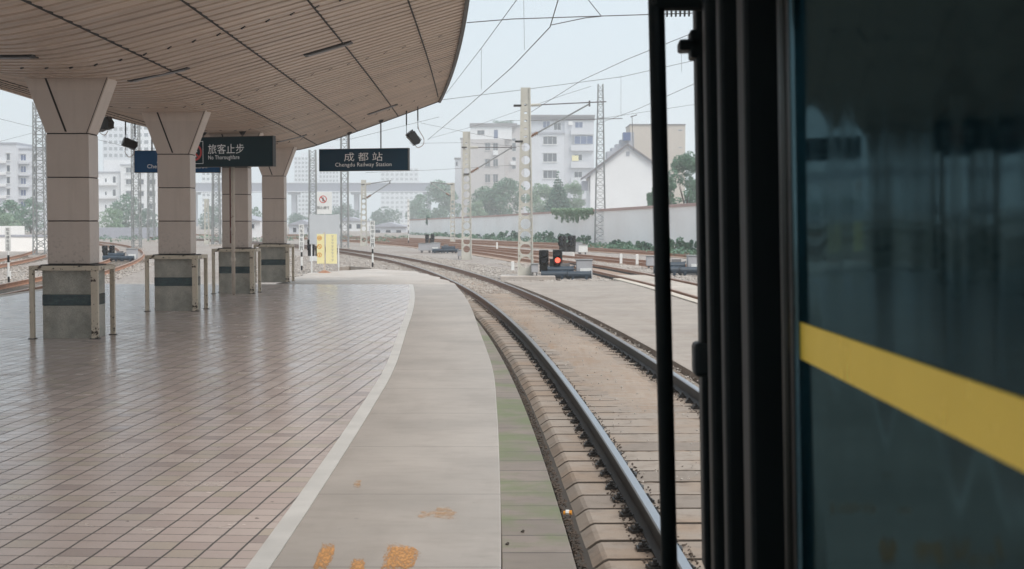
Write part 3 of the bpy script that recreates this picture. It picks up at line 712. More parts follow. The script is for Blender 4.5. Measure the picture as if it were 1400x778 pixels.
# recessed strip lights (unlit) and vents: each its own part
def canopy_hit(px, py):
    lo, hi = 5., 60.
    best = None
    for Y in np.linspace(8, 46, 400):
        p = P(px, py, Y); q = on_canopy(p.x, Y); d_ = p.z-q.z
        if best is None or abs(d_) < best[0]: best = (abs(d_), q)
    return best[1]
for px, py, L, W in ((449, 67, .88, .30), (523, 149.5, .9, .34), (217, 104, 1.0, .2), (398, 190, .9, .2), (8, 77, .8, .3)):
    q = canopy_hit(px, py); e = .02
    a, b = on_canopy(q.x-L/2, q.y), on_canopy(q.x+L/2, q.y); dd = (b-a); ang = math.atan2(dd.z, dd.x)
    Mx = Matrix.Translation((a+b)/2) @ Matrix.Rotation(-ang, 4, 'Y')
    mb = MB(); mb.M = Mx; mb.box(-L/2, L/2, -W/2, W/2, -.012, .03); fr = mb.build('light_housing', M['dark_trim'], cp)
    mb = MB(); mb.M = Mx; mb.box(-L/2+.05, L/2-.05, -W/2+.03, W/2-.03, -.018, -.005)
    mb.build('louvre', M['black'], fr)
    mb = MB(); mb.M = Mx
    for k in range(2): mb.tube((-L/2+.08, -.03+.06*k, -.022), (L/2-.08, -.03+.06*k, -.022), .012, 6)
    mb.build('tube_lamp', M['grey_box'], fr)
mb = MB()
for yrow in (21.6, 29.0, 36.2, 14.5, 42.5):
    for x in np.arange(-12.6, -.8, .36):
        if not (XL(yrow)+.3 < x < XR(yrow)-.3): continue
        for k in range(3):
            q = on_canopy(x+.03*k, yrow-.055*k-.02); mb.box(q.x-.014, q.x+.014, q.y-.011, q.y+.011, q.z-.004, q.z+.02)
tag(mb.build('vent_holes', M['black'], cp), kind='stuff')

# ------------------------------------------------------------------ hanging signs
def hsign(label, pl, pr, wid_h, face, lines, hangers, depth=.14, canopy_z=True):
    "pl/pr: centre of left / right end of the face"
    c = (pl+pr)/2; ang = math.atan2(pr.y-pl.y, pr.x-pl.x); L = (pr-pl).length; H = wid_h
    r = empty('hanging_sign', c, label, 'sign'); Mx = Matrix.Translation(c) @ Matrix.Rotation(ang, 4, 'Z')
    mb = MB(); mb.M = Mx; mb.box(-L/2, L/2, .0, depth, -H/2, H/2); mb.build('sign_box', face, r, bevel=.01)
    mb = MB(); mb.M = Mx
    t_ = .012; mb.box(-L/2-t_, -L/2+.004, -.006, depth+.006, -H/2, H/2); mb.box(L/2-.004, L/2+t_, -.006, depth+.006, -H/2, H/2); mb.box(-L/2-t_, L/2+t_, -.006, depth+.006, -H/2-t_, -H/2+.004); mb.box(-L/2-t_, L/2+t_, -.006, depth+.006, H/2-.004, H/2+t_)
    mb.build('trim', M['dark_trim'], r)
    for hx in hangers:
        b = Mx @ Vector((hx*L, depth/2, H/2)); z = on_canopy(b.x, b.y).z
        m2 = MB(); m2.tube(b, (b.x, b.y, z+.02), .022, 8); m2.build('hanger', M['galv_dark'], r)
        m2 = MB(); m2.tube((b.x, b.y, z-.07), (b.x, b.y, z+.02), .04, 10, r1=.10); m2.build('hanger_cap', M['dark_trim'], r)
    for body, u, v, wd, hg, sp in lines:
        me = text_mesh(body, M['letter'], wd, hg, sp)
        lo = Matrix.Rotation(ang, 4, 'Z') @ Vector((u, -.004, v)); place_text('lettering', me, r, lo, ang)
    return r, ang, L
hsign('navy hanging station name sign, the one hung right of the columns, nearest the track', P(436.8,220.7,45.7), P(557.6,216,44.9), .665, M['sign_navy'],
      [('成 都 站', 0.0, .09, 1.27, .27, 1), ('Chengdu Railway Station', .0, -.165, 1.86, .16, 1.06)], (-.17, .19))
rB, angB, LB = hsign('blue hanging station name sign, half hidden behind the second column', P(183.9,221,45.6), P(300.5,221,45.6), .665, M['sign_blue'],
      [('成 都 站', 0.0, .09, 1.27, .27, 1), ('Chengdu Railway Station', 0.0, -.165, 1.86, .16, 1.06)], (-.3, .3))
rA, angA, LA = hsign('dark teal no thoroughfare sign hanging between the second and third columns', P(236,210,37.3), P(372.8,205.4,36.4), .735, M['sign_teal'],
      [('旅客止步', .113, .075, 1.02, .245, 1.0), ('No Thoroughfare', .05, -.15, .88, .135, 1.08)], (-.2, .19))
# framed prohibition symbol on that sign
ca = math.cos(angA); sa = math.sin(angA)
def onA(u, v, d=-.004): return (ca*u-sa*d, sa*u+ca*d, v)
u0, u1 = -1.04, -.535
mb = MB(); o_ = wloc(rA)
for a, b, c_, d_ in ((u0,u1,-.29,-.278), (u0,u1,.268,.28), (u0,u0+.012,-.278,.268), (u1-.012,u1,-.278,.268)):
    mb.add([Vector(onA(a,c_))+o_, Vector(onA(b,c_))+o_, Vector(onA(b,d_))+o_, Vector(onA(a,d_))+o_], [(0,1,2,3)])
mb.build('symbol_frame', M['letter'], rA)
mb = MB(); cc = (u0+u1)/2
def ringA(mb, cu, cv, r0, r1, fn, n=32):
    vs = []
    for i in range(n): t_ = 2*math.pi*i/n; vs += [fn(cu+r0*math.cos(t_), cv+r0*math.sin(t_)), fn(cu+r1*math.cos(t_), cv+r1*math.sin(t_))]
    mb.add(vs, [(2*i, 2*i+1, (2*i+3)%(2*n), (2*i+2)%(2*n)) for i in range(n)])
ringA(mb, cc, 0, .165, .215, lambda a, b: Vector(onA(a, b))+o_)
mb.add([Vector(onA(cc-.15,.12,-.006))+o_, Vector(onA(cc-.12,.15,-.006))+o_, Vector(onA(cc+.15,-.12,-.006))+o_, Vector(onA(cc+.12,-.15,-.006))+o_], [(0,1,2,3)])
mb.build('prohibition_ring', M['red'], rA)
mb = MB(); o2 = lambda a, b: Vector(onA(a, b, -.005))+o_
ringA(mb, cc, .10, 0, .026, o2, 12)
for q in (((-.03,.07),(.03,.07),(.025,-.02),(-.025,-.02)), ((-.025,-.02),(0,-.02),(-.04,-.13),(-.06,-.12)), ((0,-.02),(.025,-.02),(.06,-.12),(.04,-.13)), ((-.03,.07),(-.03,.04),(-.08,0),(-.085,.02)), ((.03,.07),(.03,.04),(.08,.0),(.085,.02))):
    mb.add([o2(cc+a, b) for a, b in q], [(0,1,2,3)])
mb.build('walking_figure', M['letter'], rA)

# ------------------------------------------------------------------ floodlights hung from the canopy end
def flood(label, c, rods, size, rz, ry, loop):
    r = empty('floodlight', c, label, 'floodlight', 'floodlights hung from the canopy end')
    Mx = Matrix.Translation(c) @ Matrix.Rotation(rz, 4, 'Z') @ Matrix.Rotation(ry, 4, 'Y')
    s = size
    mb = MB(); mb.M = Mx; mb.prism([(-s*.55,-s*.42),(s*.5,-s*.30),(s*.62,0),(s*.5,s*.32),(-s*.55,s*.42)], -s*.35, s*.35, 'y'); mb.build('lamp_body', M['black'], r, bevel=.01)
    mb = MB(); mb.M = Mx; mb.tube((-s*.55,0,0), (-s*.72,0,0), s*.40, 14, r1=s*.44); mb.build('lens_hood', M['dark_trim'], r)
    mb = MB(); mb.M = Mx
    for k in range(4): mb.box(s*(.05+.13*k), s*(.09+.13*k), -s*.38, s*.38, -s*.42, s*.42)
    mb.build('cooling_fin', M['black'], r)
    for (x, z) in rods:
        zt = on_canopy(c.x+x, c.y).z if XL(c.y) < c.x+x < XR(c.y) else c.z+1
        m2 = MB(); m2.tube((c.x+x, c.y, c.z+z), (c.x+x, c.y, zt+.03), .010, 6); m2.tube((c.x+x, c.y, zt-.42), (c.x+x, c.y, zt+.03), .022, 6); m2.build('hanging_rod', M['dark_trim'], r)
    if loop:
        pts = [Vector(p_)+c for p_ in loop]; out = []
        for i in range(len(pts)-1):
            p0, p1, p2, p3 = [pts[min(max(i+k, 0), len(pts)-1)] for k in (-1,0,1,2)]
            for k in range(6):
                t_ = k/6; out.append(.5*((2*p1)+(-p0+p2)*t_+(2*p0-5*p1+4*p2-p3)*t_*t_+(-p0+3*p1-3*p2+p3)*t_**3))
        MB().path(out+[pts[-1]], .011, 6).build('cable', M['insul'], r, smooth=True)
flood('black floodlight hung on two rods at left, beside the blue sign', P(178.5,197,45.3), ((-.15,.2),(.14,.15)), .34, R_(25), R_(20), [(-.15,0,-.1),(-.17,0,-.25),(-.05,0,-.4),(.1,0,-.3),(.12,0,-.1)])
flood('black floodlight partly hidden behind the flared head of the nearest column', P(143,170,45.0), ((-.05,.2),(.1,.2)), .42, R_(-20), R_(-15), [(-.1,0,-.1),(-.14,0,-.25),(0,0,-.33),(.1,0,-.2)])
flood('tilted black floodlight hung right of the station name sign', P(566,189.5,45.2), ((-.23,.1),(.12,.3)), .34, R_(20), R_(50), [(.12,0,.6),(.14,0,.3),(.3,0,.0),(.27,0,-.2),(.1,0,-.27),(0,0,-.12)])

# ------------------------------------------------------------------ overhead masts
def holed_mast(label, base, ztop, w0, w1, nholes, group='perforated concrete masts along the tracks', slab=True, first_z=.3, solid=.28):
    r = empty('concrete_mast', base, label, 'mast', group); H = ztop-base.z; th = .10; mb = MB()
    def hw(z): return (w0+(w1-w0)*(z/H))/2
    zs = np.linspace(first_z, H*(1-solid), nholes+1); x, y, b = base.x, base.y, base.z; n = 16
    def q(z0, z1, y0=y-th, y1=y+th):
        h0, h1 = hw(z0), hw(z1)
        mb.add([(x-h0,y0,b+z0),(x+h0,y0,b+z0),(x+h0,y1,b+z0),(x-h0,y1,b+z0),(x-h1,y0,b+z1),(x+h1,y0,b+z1),(x+h1,y1,b+z1),(x-h1,y1,b+z1)], [(0,3,2,1),(4,5,6,7),(0,1,5,4),(1,2,6,5),(2,3,7,6),(3,0,4,7)])
    q(-.3, zs[0])
    # upper part: small slots, each cell drawn as a ring of faces round its hole
    cells = [(zs[i], zs[i+1], .37) for i in range(nholes)]
    up = np.linspace(zs[-1], H*.93, 6)
    cells += [(up[i], up[i+1], .17) for i in range(5)]
    for z0, z1, rr_ in cells:
        zc = (z0+z1)/2; hh = (z1-z0)/2; rad = min(hh*.88, hw(zc)*rr_*2)
        vs = []
        for yy in (y-th, y+th):
            for i in range(n):
                a = 2*math.pi*(i+.5)/n; c, s = math.cos(a), math.sin(a); m_ = max(abs(c), abs(s)); zz = zc+hh*s/m_
                vs.append((x+hw(zz)*c/m_, yy, b+zz)); vs.append((x+rad*c, yy, b+zc+rad*s*(1 if rr_ > .3 else .6)))
        fs = []
        for i in range(n):
            j = (i+1)%n; fs += [(2*i, 2*j, 2*j+1, 2*i+1), (2*n+2*i+1, 2*n+2*j+1, 2*n+2*j, 2*n+2*i), (2*i+1, 2*j+1, 2*n+2*j+1, 2*n+2*i+1), (2*i, 2*n+2*i, 2*n+2*j, 2*j)]
        mb.add(vs, fs)
    q(H*.93, H); mb.build('post', M['mast_conc'], r)
    # raised flanges along both sides
    for s in (-1, 1):
        m2 = MB(); h0, h1 = hw(0), hw(H); t_ = .045
        a0, a1 = (x+s*h0, x+s*(h0-t_)); b0, b1 = (x+s*h1, x+s*(h1-t_)); ya, yb = y-th-.05, y+th+.05
        m2.add([(a0,ya,b),(a1,ya,b),(a1,yb,b),(a0,yb,b),(b0,ya,b+H),(b1,ya,b+H),(b1,yb,b+H),(b0,yb,b+H)], [(0,3,2,1),(4,5,6,7),(0,1,5,4),(1,2,6,5),(2,3,7,6),(3,0,4,7)]); m2.build('flange', M['mast_conc'], r)
    return r
mastA_b = G(718.5,378,-.2); YA_ = mastA_b.y
mA = holed_mast('tallest looking concrete mast with round holes, beside the red signal', mastA_b, P(711,120,YA_).z, .60, .36, 10)
mb = MB(); mb.box(mastA_b.x-.95, mastA_b.x+1.1, YA_-.7, YA_+.9, -.36, -.16); tag(mb.build('mast_footing', M['raw_conc'], origin=(mastA_b.x, YA_, -.36), bevel=.03), 'low concrete slab under the mast beside the red signal', 'concrete footing')
mastB_b = G(638,353,-.25); mB = holed_mast('concrete mast with round holes standing in front of the beige apartment block', mastB_b, P(634,180,mastB_b.y).z, .60, .42, 11)
mastC_b = G(619,332,-.3); mC = holed_mast('small distant concrete mast just left of the one before the beige block', mastC_b, P(619,250,mastC_b.y).z, .5, .38, 9)
mastD_b = G(497.5,336,-.3); mD = holed_mast('pale distant concrete mast under the station name sign', mastD_b, P(497,246,mastD_b.y).z, .62, .42, 8)
mastE_b = G(283,333,-.3); mE = holed_mast('distant concrete mast seen between the second and third columns', mastE_b, P(282,272,mastE_b.y).z, .5, .4, 8)
def cantilever(parent, Y, top_a, top_b, dia_a, dia_b, r=.03):
    "horizontal stay and diagonal tube with insulators, in the plane Y"
    a, b, c, d_ = P(*top_a, Y), P(*top_b, Y), P(*dia_a, Y), P(*dia_b, Y)
    MB().tube(a, b, r*.7, 6).build('stay_tube', M['galv_dark'], parent)
    MB().tube(c, d_, r, 8).build('cantilever_tube', M['galv'], parent)
    for p, q in ((a, b), (c, d_)):
        s0 = p.lerp(q, .07); s1 = p.lerp(q, .24); m2 = MB(); m2.tube(s0, s1, r*1.2, 8)
        for k in range(7): z0 = s0.lerp(s1, k/7); z1 = s0.lerp(s1, (k+.45)/7); m2.tube(z0, z1, r*2.3, 10)
        m2.build('insulator', M['insul'] if p is c else M['mast_conc'], parent)
        m3 = MB(); h = .22; m3.box(p.x-h-.02, p.x+.05, Y-.17, Y+.17, p.z-.03, p.z+.03); m3.build('clamp', M['dark_trim'], parent)
    m4 = MB(); e = d_; m4.tube(e+Vector((0,0,-.1)), e+Vector((0,0,.12)), r*1.1, 6); m4.build('end_fitting', M['galv_dark'], parent)
cantilever(mA, YA_, (711,144.5), (829,139), (713,193.5), (806,142))
cantilever(mB, mastB_b.y, (637,201.5), (706,201.5), (640,238), (699,202), .04)
cantilever(mC, mastC_b.y, (619,252), (588,249), (616,268), (590,251), .05)
cantilever(mD, mastD_b.y, (498,252), (535,247), (499,272), (533,250), .05)

def lattice(label, base, ztop, w0, w1, group='latticed steel masts across the yard', leg=.045, bays=18, arms=()):
    r = empty('lattice_mast', base, label, 'mast', group); H = ztop-base.z
    def c(s, z): h = (w0+(w1-w0)*z/H)/2; return Vector((base.x+h*(-1 if s in (0,3) else 1), base.y+h*(-1 if s in (0,1) else 1), base.z+z))
    for s in range(4): MB().tube(c(s, 0), c(s, H), leg, 4).build('leg', M['galv'], r)
    mb = MB(); zs = np.linspace(0, H, bays+1)
    for i in range(bays):
        for s in range(4):
            t_ = (s+1)%4
            a, b = (s, t_) if i % 2 else (t_, s); mb.tube(c(a, zs[i]), c(b, zs[i+1]), leg*.55, 4)
            mb.tube(c(s, zs[i]), c(t_, zs[i]), leg*.5, 4)
    mb.build('bracing', M['galv'], r)
    m2 = MB(); m2.box(base.x-w0*.8, base.x+w0*.8, base.y-w0*.8, base.y+w0*.8, base.z-.3, base.z+.12); m2.build('footing', M['raw_conc'], r)
    for a, b in arms: MB().tube(a, b, .035, 6).build('arm', M['galv_dark'], r)
    return r
lb = G(820.5,336,-.3)
lattice('tall latticed steel mast standing before the gabled white house', lb, P(813.5,115,lb.y).z, .95, .42, bays=24, leg=.05, arms=[(P(773,164,lb.y), P(851,162,lb.y))])
lb = G(471.5,341,-.3); lattice('slender latticed steel mast passing behind the station name sign', lb, P(470,128,lb.y).z, .55, .5, bays=22, leg=.045)
lb = G(56,351,-.3); lattice('latticed steel mast left of the nearest column', lb, P(54,140,lb.y).z, .72, .55, bays=24)
lb = G(187,341,-.3); lattice('latticed steel mast between the first and second columns, the nearer of the two', lb, P(184,140,lb.y).z, .60, .5, bays=24)
lb = G(207,330,-.3); lattice('farther thin latticed mast close to the second column\'s left edge', lb, P(206,215,lb.y).z, .7, .5, bays=18, leg=.06)
lb = G(296,336,-.3); lattice('latticed steel mast just left of the third column', lb, P(296,225,lb.y).z, .7, .5, bays=16, leg=.055)
lb = G(428,333,-.3); lattice('faint latticed mast behind the no entry board', lb, P(427,205,lb.y).z, .75, .6, bays=18, leg=.055)

# ------------------------------------------------------------------ overhead wires
def wire(label, pts, r=.009, group='overhead wires', sag=0, cat='wire'):
    ps = [P(*p) for p in pts]; out = []
    for a, b in zip(ps, ps[1:]):
        for k in range(10): v = a.lerp(b, k/10); v.z -= sag*4*(k/10)*(1-k/10); out.append(v)
    out.append(ps[-1]); c = out[0].copy()
    mb = MB(); mb.path(out, r, 5); o = mb.build('overhead_wire', M['wire'], origin=c); tag(o, label, cat, group); return o
wire('overhead wire kinked near the top, running down to the sign floodlight', [(766,-10,26),(752,37,28),(700,92,36),(640,145,50),(585,191,74)], .010)
wire('overhead wire running from the top edge down to the canopy corner', [(712,-8,30),(658,66,42),(610,128,62)], .009)
wire('almost level cross wire near the top between canopy and train', [(638,31,32),(700,26,32),(820,22,32),(975,17,32)], .011)
wire('short doubled stay wire hanging just below the top cross wire', [(752,34.5,31.8),(800,24.5,31.8),(822,22.3,31.8)], .010)
wire('short wire coming down from the top edge to the cross wire joint', [(798,-8,31),(822,22,31.9)], .009)
wire('faint wire sloping from canopy corner up to the train edge', [(600,137,60),(720,122,60),(850,105,60),(952,82,60)], .010)
wire('wire rising steeply right of the tall concrete mast toward the train', [(720,157,70),(795,110,60),(860,80,52),(955,42,44)], .011)
wire('wire rising from the white house roof toward the train', [(815,170,75),(870,150,66),(955,112,54)], .010)
wire('thin wire above the grey apartment block running right', [(690,165,90),(815,163,90),(955,142,82)], .010)
wire('low wire over the beige block, dropping left', [(585,190,100),(650,172,90),(770,130,72),(808,118,66)], .009)
wire('thin far wire crossing the gap left of the beige block', [(560,196,110),(640,195,110),(720,201,110)], .011)
wire('thin far wire below the sign floodlight', [(575,168,100),(632,180,100),(700,192,100)], .010)
wire('thin wire left of the nearest column, upper one', [(-10,160,80),(30,170,84),(75,180,88)], .010)
wire('thin wire left of the nearest column, lower one', [(-10,196,80),(40,183,84),(75,172,88)], .009)
wire('thin wire behind the sign hangers', [(405,195,70),(480,190,70),(560,170,66),(600,160,60)], .008)
wire('far wire crossing low between the white wall and the bridge', [(500,236,140),(600,232,140),(700,226,140)], .014)
wire('thin wire between the first two columns crossing the tower block', [(130,190,80),(170,200,80),(215,212,80)], .009)
for (a, b, Y, lb_) in (((716,0),(717,68),36,'thin vertical dropper wire left in the sky above the mast'), ((658,66),(658,122),42,'thin vertical dropper wire near the canopy edge'), ((849,103),(849,160),58,'thin vertical dropper wire above the white house'), ((931,54),(932,98),46,'thin vertical dropper wire between pole and train')):
    wire(lb_, [(a[0], a[1], Y), (b[0], b[1], Y)], .005, 'vertical dropper wires')
# insulator string by the train edge
pI = [P(905+i*6, 18-.1*i, 32) for i in range(10)]
mb = MB()
for k in range(7): mb.tube(pI[k], pI[k]+Vector((.03,0,0)), .085, 12)
tag(mb.build('insulator_string', M['black'], origin=pI[0]), 'black ribbed insulator on the top cross wire between pole and train', 'insulator')
# antenna like drop post over the white house
mb = MB(); mb.tube(P(866,206,90), P(864,158,90), .02, 5); mb.tube(P(862,160,90), P(871,157,90), .03, 5)
tag(mb.build('wire_hanger', M['galv_dark'], origin=P(866,206,90)), 'thin dark drop hanger above the roof of the gabled house', 'wire hanger')

# ------------------------------------------------------------------ signal and track machines
def dwarf_signal(label, base, s=1.0, lit=True, yaw=0):
    r = empty('dwarf_signal', base, label, 'signal', 'dwarf signals in the yard')
    T = Matrix.Translation(base) @ Matrix.Rotation(yaw, 4, 'Z') @ Matrix.Scale(s, 4)
    def mk_(): m_ = MB(); m_.M = T; return m_
    m_ = mk_(); m_.box(-.32, .32, -.14, .14, 0, .24); m_.build('pedestal', M['white'] if not lit else M['grey_box'], r, bevel=.01)
    for sx, hgt in ((-.27, 1.02), (.22, 1.04)):
        m_ = mk_(); m_.box(sx-.15, sx+.15, -.06, .16, .24, .60 if sx < 0 else .55); m_.box(sx-.17, sx+.17, -.09, .12, .5, hgt); hd = m_.build('signal_head', M['black'], r, bevel=.03)
        for kz in (.66, .90):
            m_ = mk_(); m_.tube((sx, -.09, kz), (sx, -.30, kz-.01), .125, 16, r1=.135, caps=False); m_.tube((sx, -.25, kz+.0), (sx, -.09, kz), .128, 16, r1=.12, caps=False); m_.build('hood', M['black'], hd)
            on = lit and sx > 0 and kz < .8
            m_ = mk_(); m_.tube((sx, -.12, kz), (sx, -.10, kz), .095, 16); m_.build('lens', M['red_light'] if on else M['glass'], hd)
    m_ = mk_(); m_.box(-.06, .06, -.05, .1, .24, .7); m_.build('bracket', M['dark_trim'], r)
    return r
sb = G(748,381,-.3)
dwarf_signal('black dwarf signal with its red lamp lit, beside the tallest mast', sb+Vector((.16,0,.0)), 1.06, True)
dwarf_signal('distant dark dwarf signal on a white pedestal behind the lit red one', G(776,351,-.3), 1.25, False, R_(-20))
dwarf_signal('tiny dark dwarf signal far off near the wall between the small masts', G(588,336,-.3), 1.0, False, 0)
dwarf_signal('small black dwarf signal partly behind the yellow warning boards', G(428,358,-.3)+Vector((0,1.5,0)), 1.15, False, 0)
dwarf_signal('small dark signal on the left yard seen between first and second columns', G(149,356,-.3), .8, False, 0)
def point_machine(label, base, s=1, flip=1):
    r = empty('point_machine', base, label, 'point machine', 'point machines beside the tracks')
    T = Matrix.Translation(base) @ Matrix.Scale(s, 4) @ Matrix.Scale(flip, 4, Vector((1,0,0)))
    def mk_(): m_ = MB(); m_.M = T; return m_
    for x0, x1, y, z in ((-.75, .15, -.2, .2), (.25, 1.05, -.25, .19), (-.5, .4, .05, .36)):
        m_ = mk_(); m_.tube((x0, y, z), (x1, y, z), .13, 14); m_.tube((x0-.04, y, z), (x0, y, z), .15, 14); m_.tube((x1, y, z), (x1+.04, y, z), .15, 14); m_.box(x0+.1, x0+.2, y-.12, y+.12, 0, z-.05); m_.box(x1-.2, x1-.1, y-.12, y+.12, 0, z-.05); m_.build('motor_casing', M['navy_mach'], r)
    m_ = mk_(); m_.box(.55, 1.15, .05, .5, .0, .72); m_.build('junction_box', M['grey_box'], r, bevel=.02)
    m_ = mk_(); m_.box(.52, 1.18, .02, .53, .722, .76); m_.build('box_lid', M['galv'], r, bevel=.01)
    m_ = mk_(); m_.box(.68, 1.12, .03, .048, .12, .42); m_.build('label_plate', M['white'], r)
    m_ = mk_(); m_.tube((-.2,.1,.4),(.5,.25,.5),.03,6); m_.tube((0,-.1,.3),(0,.3,.55),.025,6); m_.box(-.05,.3,.1,.35,.42,.6); m_.build('linkage', M['galv_dark'], r)
    return r
point_machine('grey box and dark cylinders of the point machine under the red signal', sb+Vector((.55,-.25,-.02)), 1.0)
point_machine('point machine with pale box between the rusty tracks beside the train', G(921,376,-.3), 1.05)
point_machine('point machine near the concrete mast before the beige block', G(612,346,-.3), .95, -1)
point_machine('point machine on the left yard seen between first and second columns', G(160,357,-.3), .9)
def cabinet(label, base, w_, h_, d_=.35, mat='grey_box'):
    r = empty('trackside_box', base, label, 'trackside box', 'small trackside boxes')
    MB().box(base.x-w_/2, base.x+w_/2, base.y-d_/2, base.y+d_/2, base.z+.12, base.z+h_).build('box', M[mat], r, bevel=.02)
    MB().box(base.x-w_/2-.03, base.x+w_/2+.03, base.y-d_/2-.03, base.y+d_/2+.03, base.z+h_+.002, base.z+h_+.04).build('lid', M['galv'], r, bevel=.01)
    m_ = MB(); m_.box(base.x-w_*.35, base.x-w_*.2, base.y-.1, base.y+.1, base.z-.1, base.z+.12); m_.build('foot', M['galv_dark'], r); m_ = MB(); m_.box(base.x+w_*.2, base.x+w_*.35, base.y-.1, base.y+.1, base.z-.1, base.z+.12); m_.build('foot', M['galv_dark'], r)
cabinet('grey box on legs left of the dark pole between rusty tracks', G(891,367,-.3), .5, .55)
cabinet('grey box beside the distant signal on the right', G(787,347,-.3), .9, .75)
cabinet('pale box right of the distant signal on the right', G(797,347.5,-.3), .6, .6, mat='white')
cabinet('grey box left of the concrete mast before the beige block', G(582,345,-.3), 1.0, .6)
cabinet('small box at the foot of the concrete mast before the beige block', G(629,353,-.3), .3, .45)
cabinet('small box on the slab right of the tallest mast', mastA_b+Vector((.34,-.3,.04)), .26, .42, .25)
cabinet('grey box on the left yard, left of the nearest column', G(38,342,-.3), .9, .8)
def marker(label, base, h_=.6, w_=.13):
    r = empty('marker_post', base, label, 'marker post', 'short white marker posts')
    MB().box(base.x-w_/2, base.x+w_/2, base.y-w_/2, base.y+w_/2, base.z-.1, base.z+h_).build('post', M['white'], r, bevel=.015)
    MB().box(base.x-w_*.62, base.x+w_*.62, base.y-w_*.62, base.y+w_*.62, base.z-.1, base.z+.08).build('base', M['raw_conc'], r, bevel=.01)
marker('white marker post between the rusty tracks, left of the other near the train', G(849,362,-.3), .55); marker('white marker post between the rusty tracks, nearest the dark pole', G(871,363,-.3), .55)
marker('white marker post in the ballast just left of the tallest mast', G(701,372,-.3), .45); marker('white marker post among the rusty rails right of the second mast', G(679.5,341,-.3), .55)
marker('white marker post beside the leftmost track at the picture edge', G(13,384,-.3), .35, .1)

# ------------------------------------------------------------------ stop position boards
def stop_board(label, base, ytop, board_px, px):
    Y = base.y; r = empty('stop_marker', base, label, 'marker sign', 'black and white stop position markers')
    ztop = P(px, ytop, Y).z; zb = ztop-board_px*Y/2000; w_ = .20
    MB().box(base.x-w_/2, base.x+w_/2, Y-.03, Y-.01, zb, ztop).build('board', M['white'], r, bevel=.004)
    n = 5; z0 = base.z; seg = (zb+.1-z0)/n
    for k in range(n): MB().tube((base.x, Y, z0+k*seg), (base.x, Y, z0+(k+1)*seg), .038, 10).build('pole_band', M['black'] if k in (0, 3) else M['white'], r)
    MB().tube((base.x, Y+.0, zb+.1), (base.x, Y, ztop-.05), .028, 8).build('pole', M['white'], r)
    ch = '机车停车位置'; step = (ztop-zb)/6
    for k, c_ in enumerate(ch):
        me = text_mesh(c_, M['ink'], None, min(.15, step*.8)); place_text('lettering', me, r, Vector((0, -.0345, ztop-step*(k+.5)-base.z)), 0)
stop_board('black and white stop marker left of the yellow boards', G(412.5,369.5,-.1), 307, 35, 412.5)
stop_board('black and white stop marker standing right of the yellow boards', G(509.5,365,-.1), 302, 35.5, 509.5)
stop_board('black and white stop marker at the far left of the picture', G(12,388,-.3), 311, 32, 10.5)
stop_board('distant red banded marker mast left of the white wall', G(558.5,333,-.3), 272, 40, 558.5)

# warning boards behind the platform end
wb = G(443.5,373,-.04); Yw = wb.y
r = empty('warning_boards', wb, 'pair of yellow warning boards with orange round symbols on a rusty foot', 'warning sign')
def pw(x, y, dy=0): return P(x, y, Yw+dy)
MB().box(wb.x-.03, wb.x+.03, Yw-.03, Yw+.03, -.04, pw(0,318).z).build('post', M['pipe'], r)
MB().tube(wb, wb+Vector((0,0,.09)), .26, 10, r1=.06).build('foot', M['rail_rust'], r)
MB().box(pw(431.5,0).x, pw(441.6,0).x, Yw-.05, Yw-.03, pw(0,360.5).z, pw(0,320).z).build('left_board', M['yellow'], r, bevel=.003)
MB().box(pw(443.8,0).x, pw(459,0).x, Yw-.05, Yw-.03, pw(0,360.5).z, pw(0,320).z).build('right_board', M['yellow'], r, bevel=.003)
for k, yy in enumerate((325.5, 337, 348.5)):
    mb = MB(); c_ = pw(437, yy); ringA(mb, c_.x, c_.z, .062, .085, lambda a, b: Vector((a, Yw-.054, b)), 24)
    if k == 1: mb.add([(c_.x-.05, Yw-.054, c_.z+.04), (c_.x-.035, Yw-.054, c_.z+.055), (c_.x+.05, Yw-.054, c_.z-.04), (c_.x+.035, Yw-.054, c_.z-.055)], [(0,1,2,3)])
    elif k == 0: ringA(mb, c_.x-.02, c_.z, .0, .028, lambda a, b: Vector((a, Yw-.054, b)), 10); ringA(mb, c_.x+.025, c_.z, .0, .028, lambda a, b: Vector((a, Yw-.054, b)), 10)
    else: ringA(mb, c_.x, c_.z+.02, 0, .018, lambda a, b: Vector((a, Yw-.054, b)), 10); mb.add([(c_.x-.015, Yw-.054, c_.z), (c_.x+.015, Yw-.054, c_.z), (c_.x+.02, Yw-.054, c_.z-.045), (c_.x-.02, Yw-.054, c_.z-.045)], [(0,1,2,3)])
    mb.build('round_symbol', M['orange'], r)
mb = MB()
for k in range(8):   # faded, unreadable column of characters
    z = pw(0, 322+4.6*k).z
    for (x, w_, dz) in ((453.0, .09, 0), (453.4, .06, -.035), (452.8, .03, -.06)): xx = pw(x, 0).x; mb.add([(xx-w_/2, Yw-.054, z+dz), (xx+w_/2, Yw-.054, z+dz), (xx+w_/2, Yw-.054, z+dz-.014), (xx-w_/2, Yw-.054, z+dz-.014)], [(0,1,2,3)])
mb.build('faded_lettering', M['grey_box'], r)
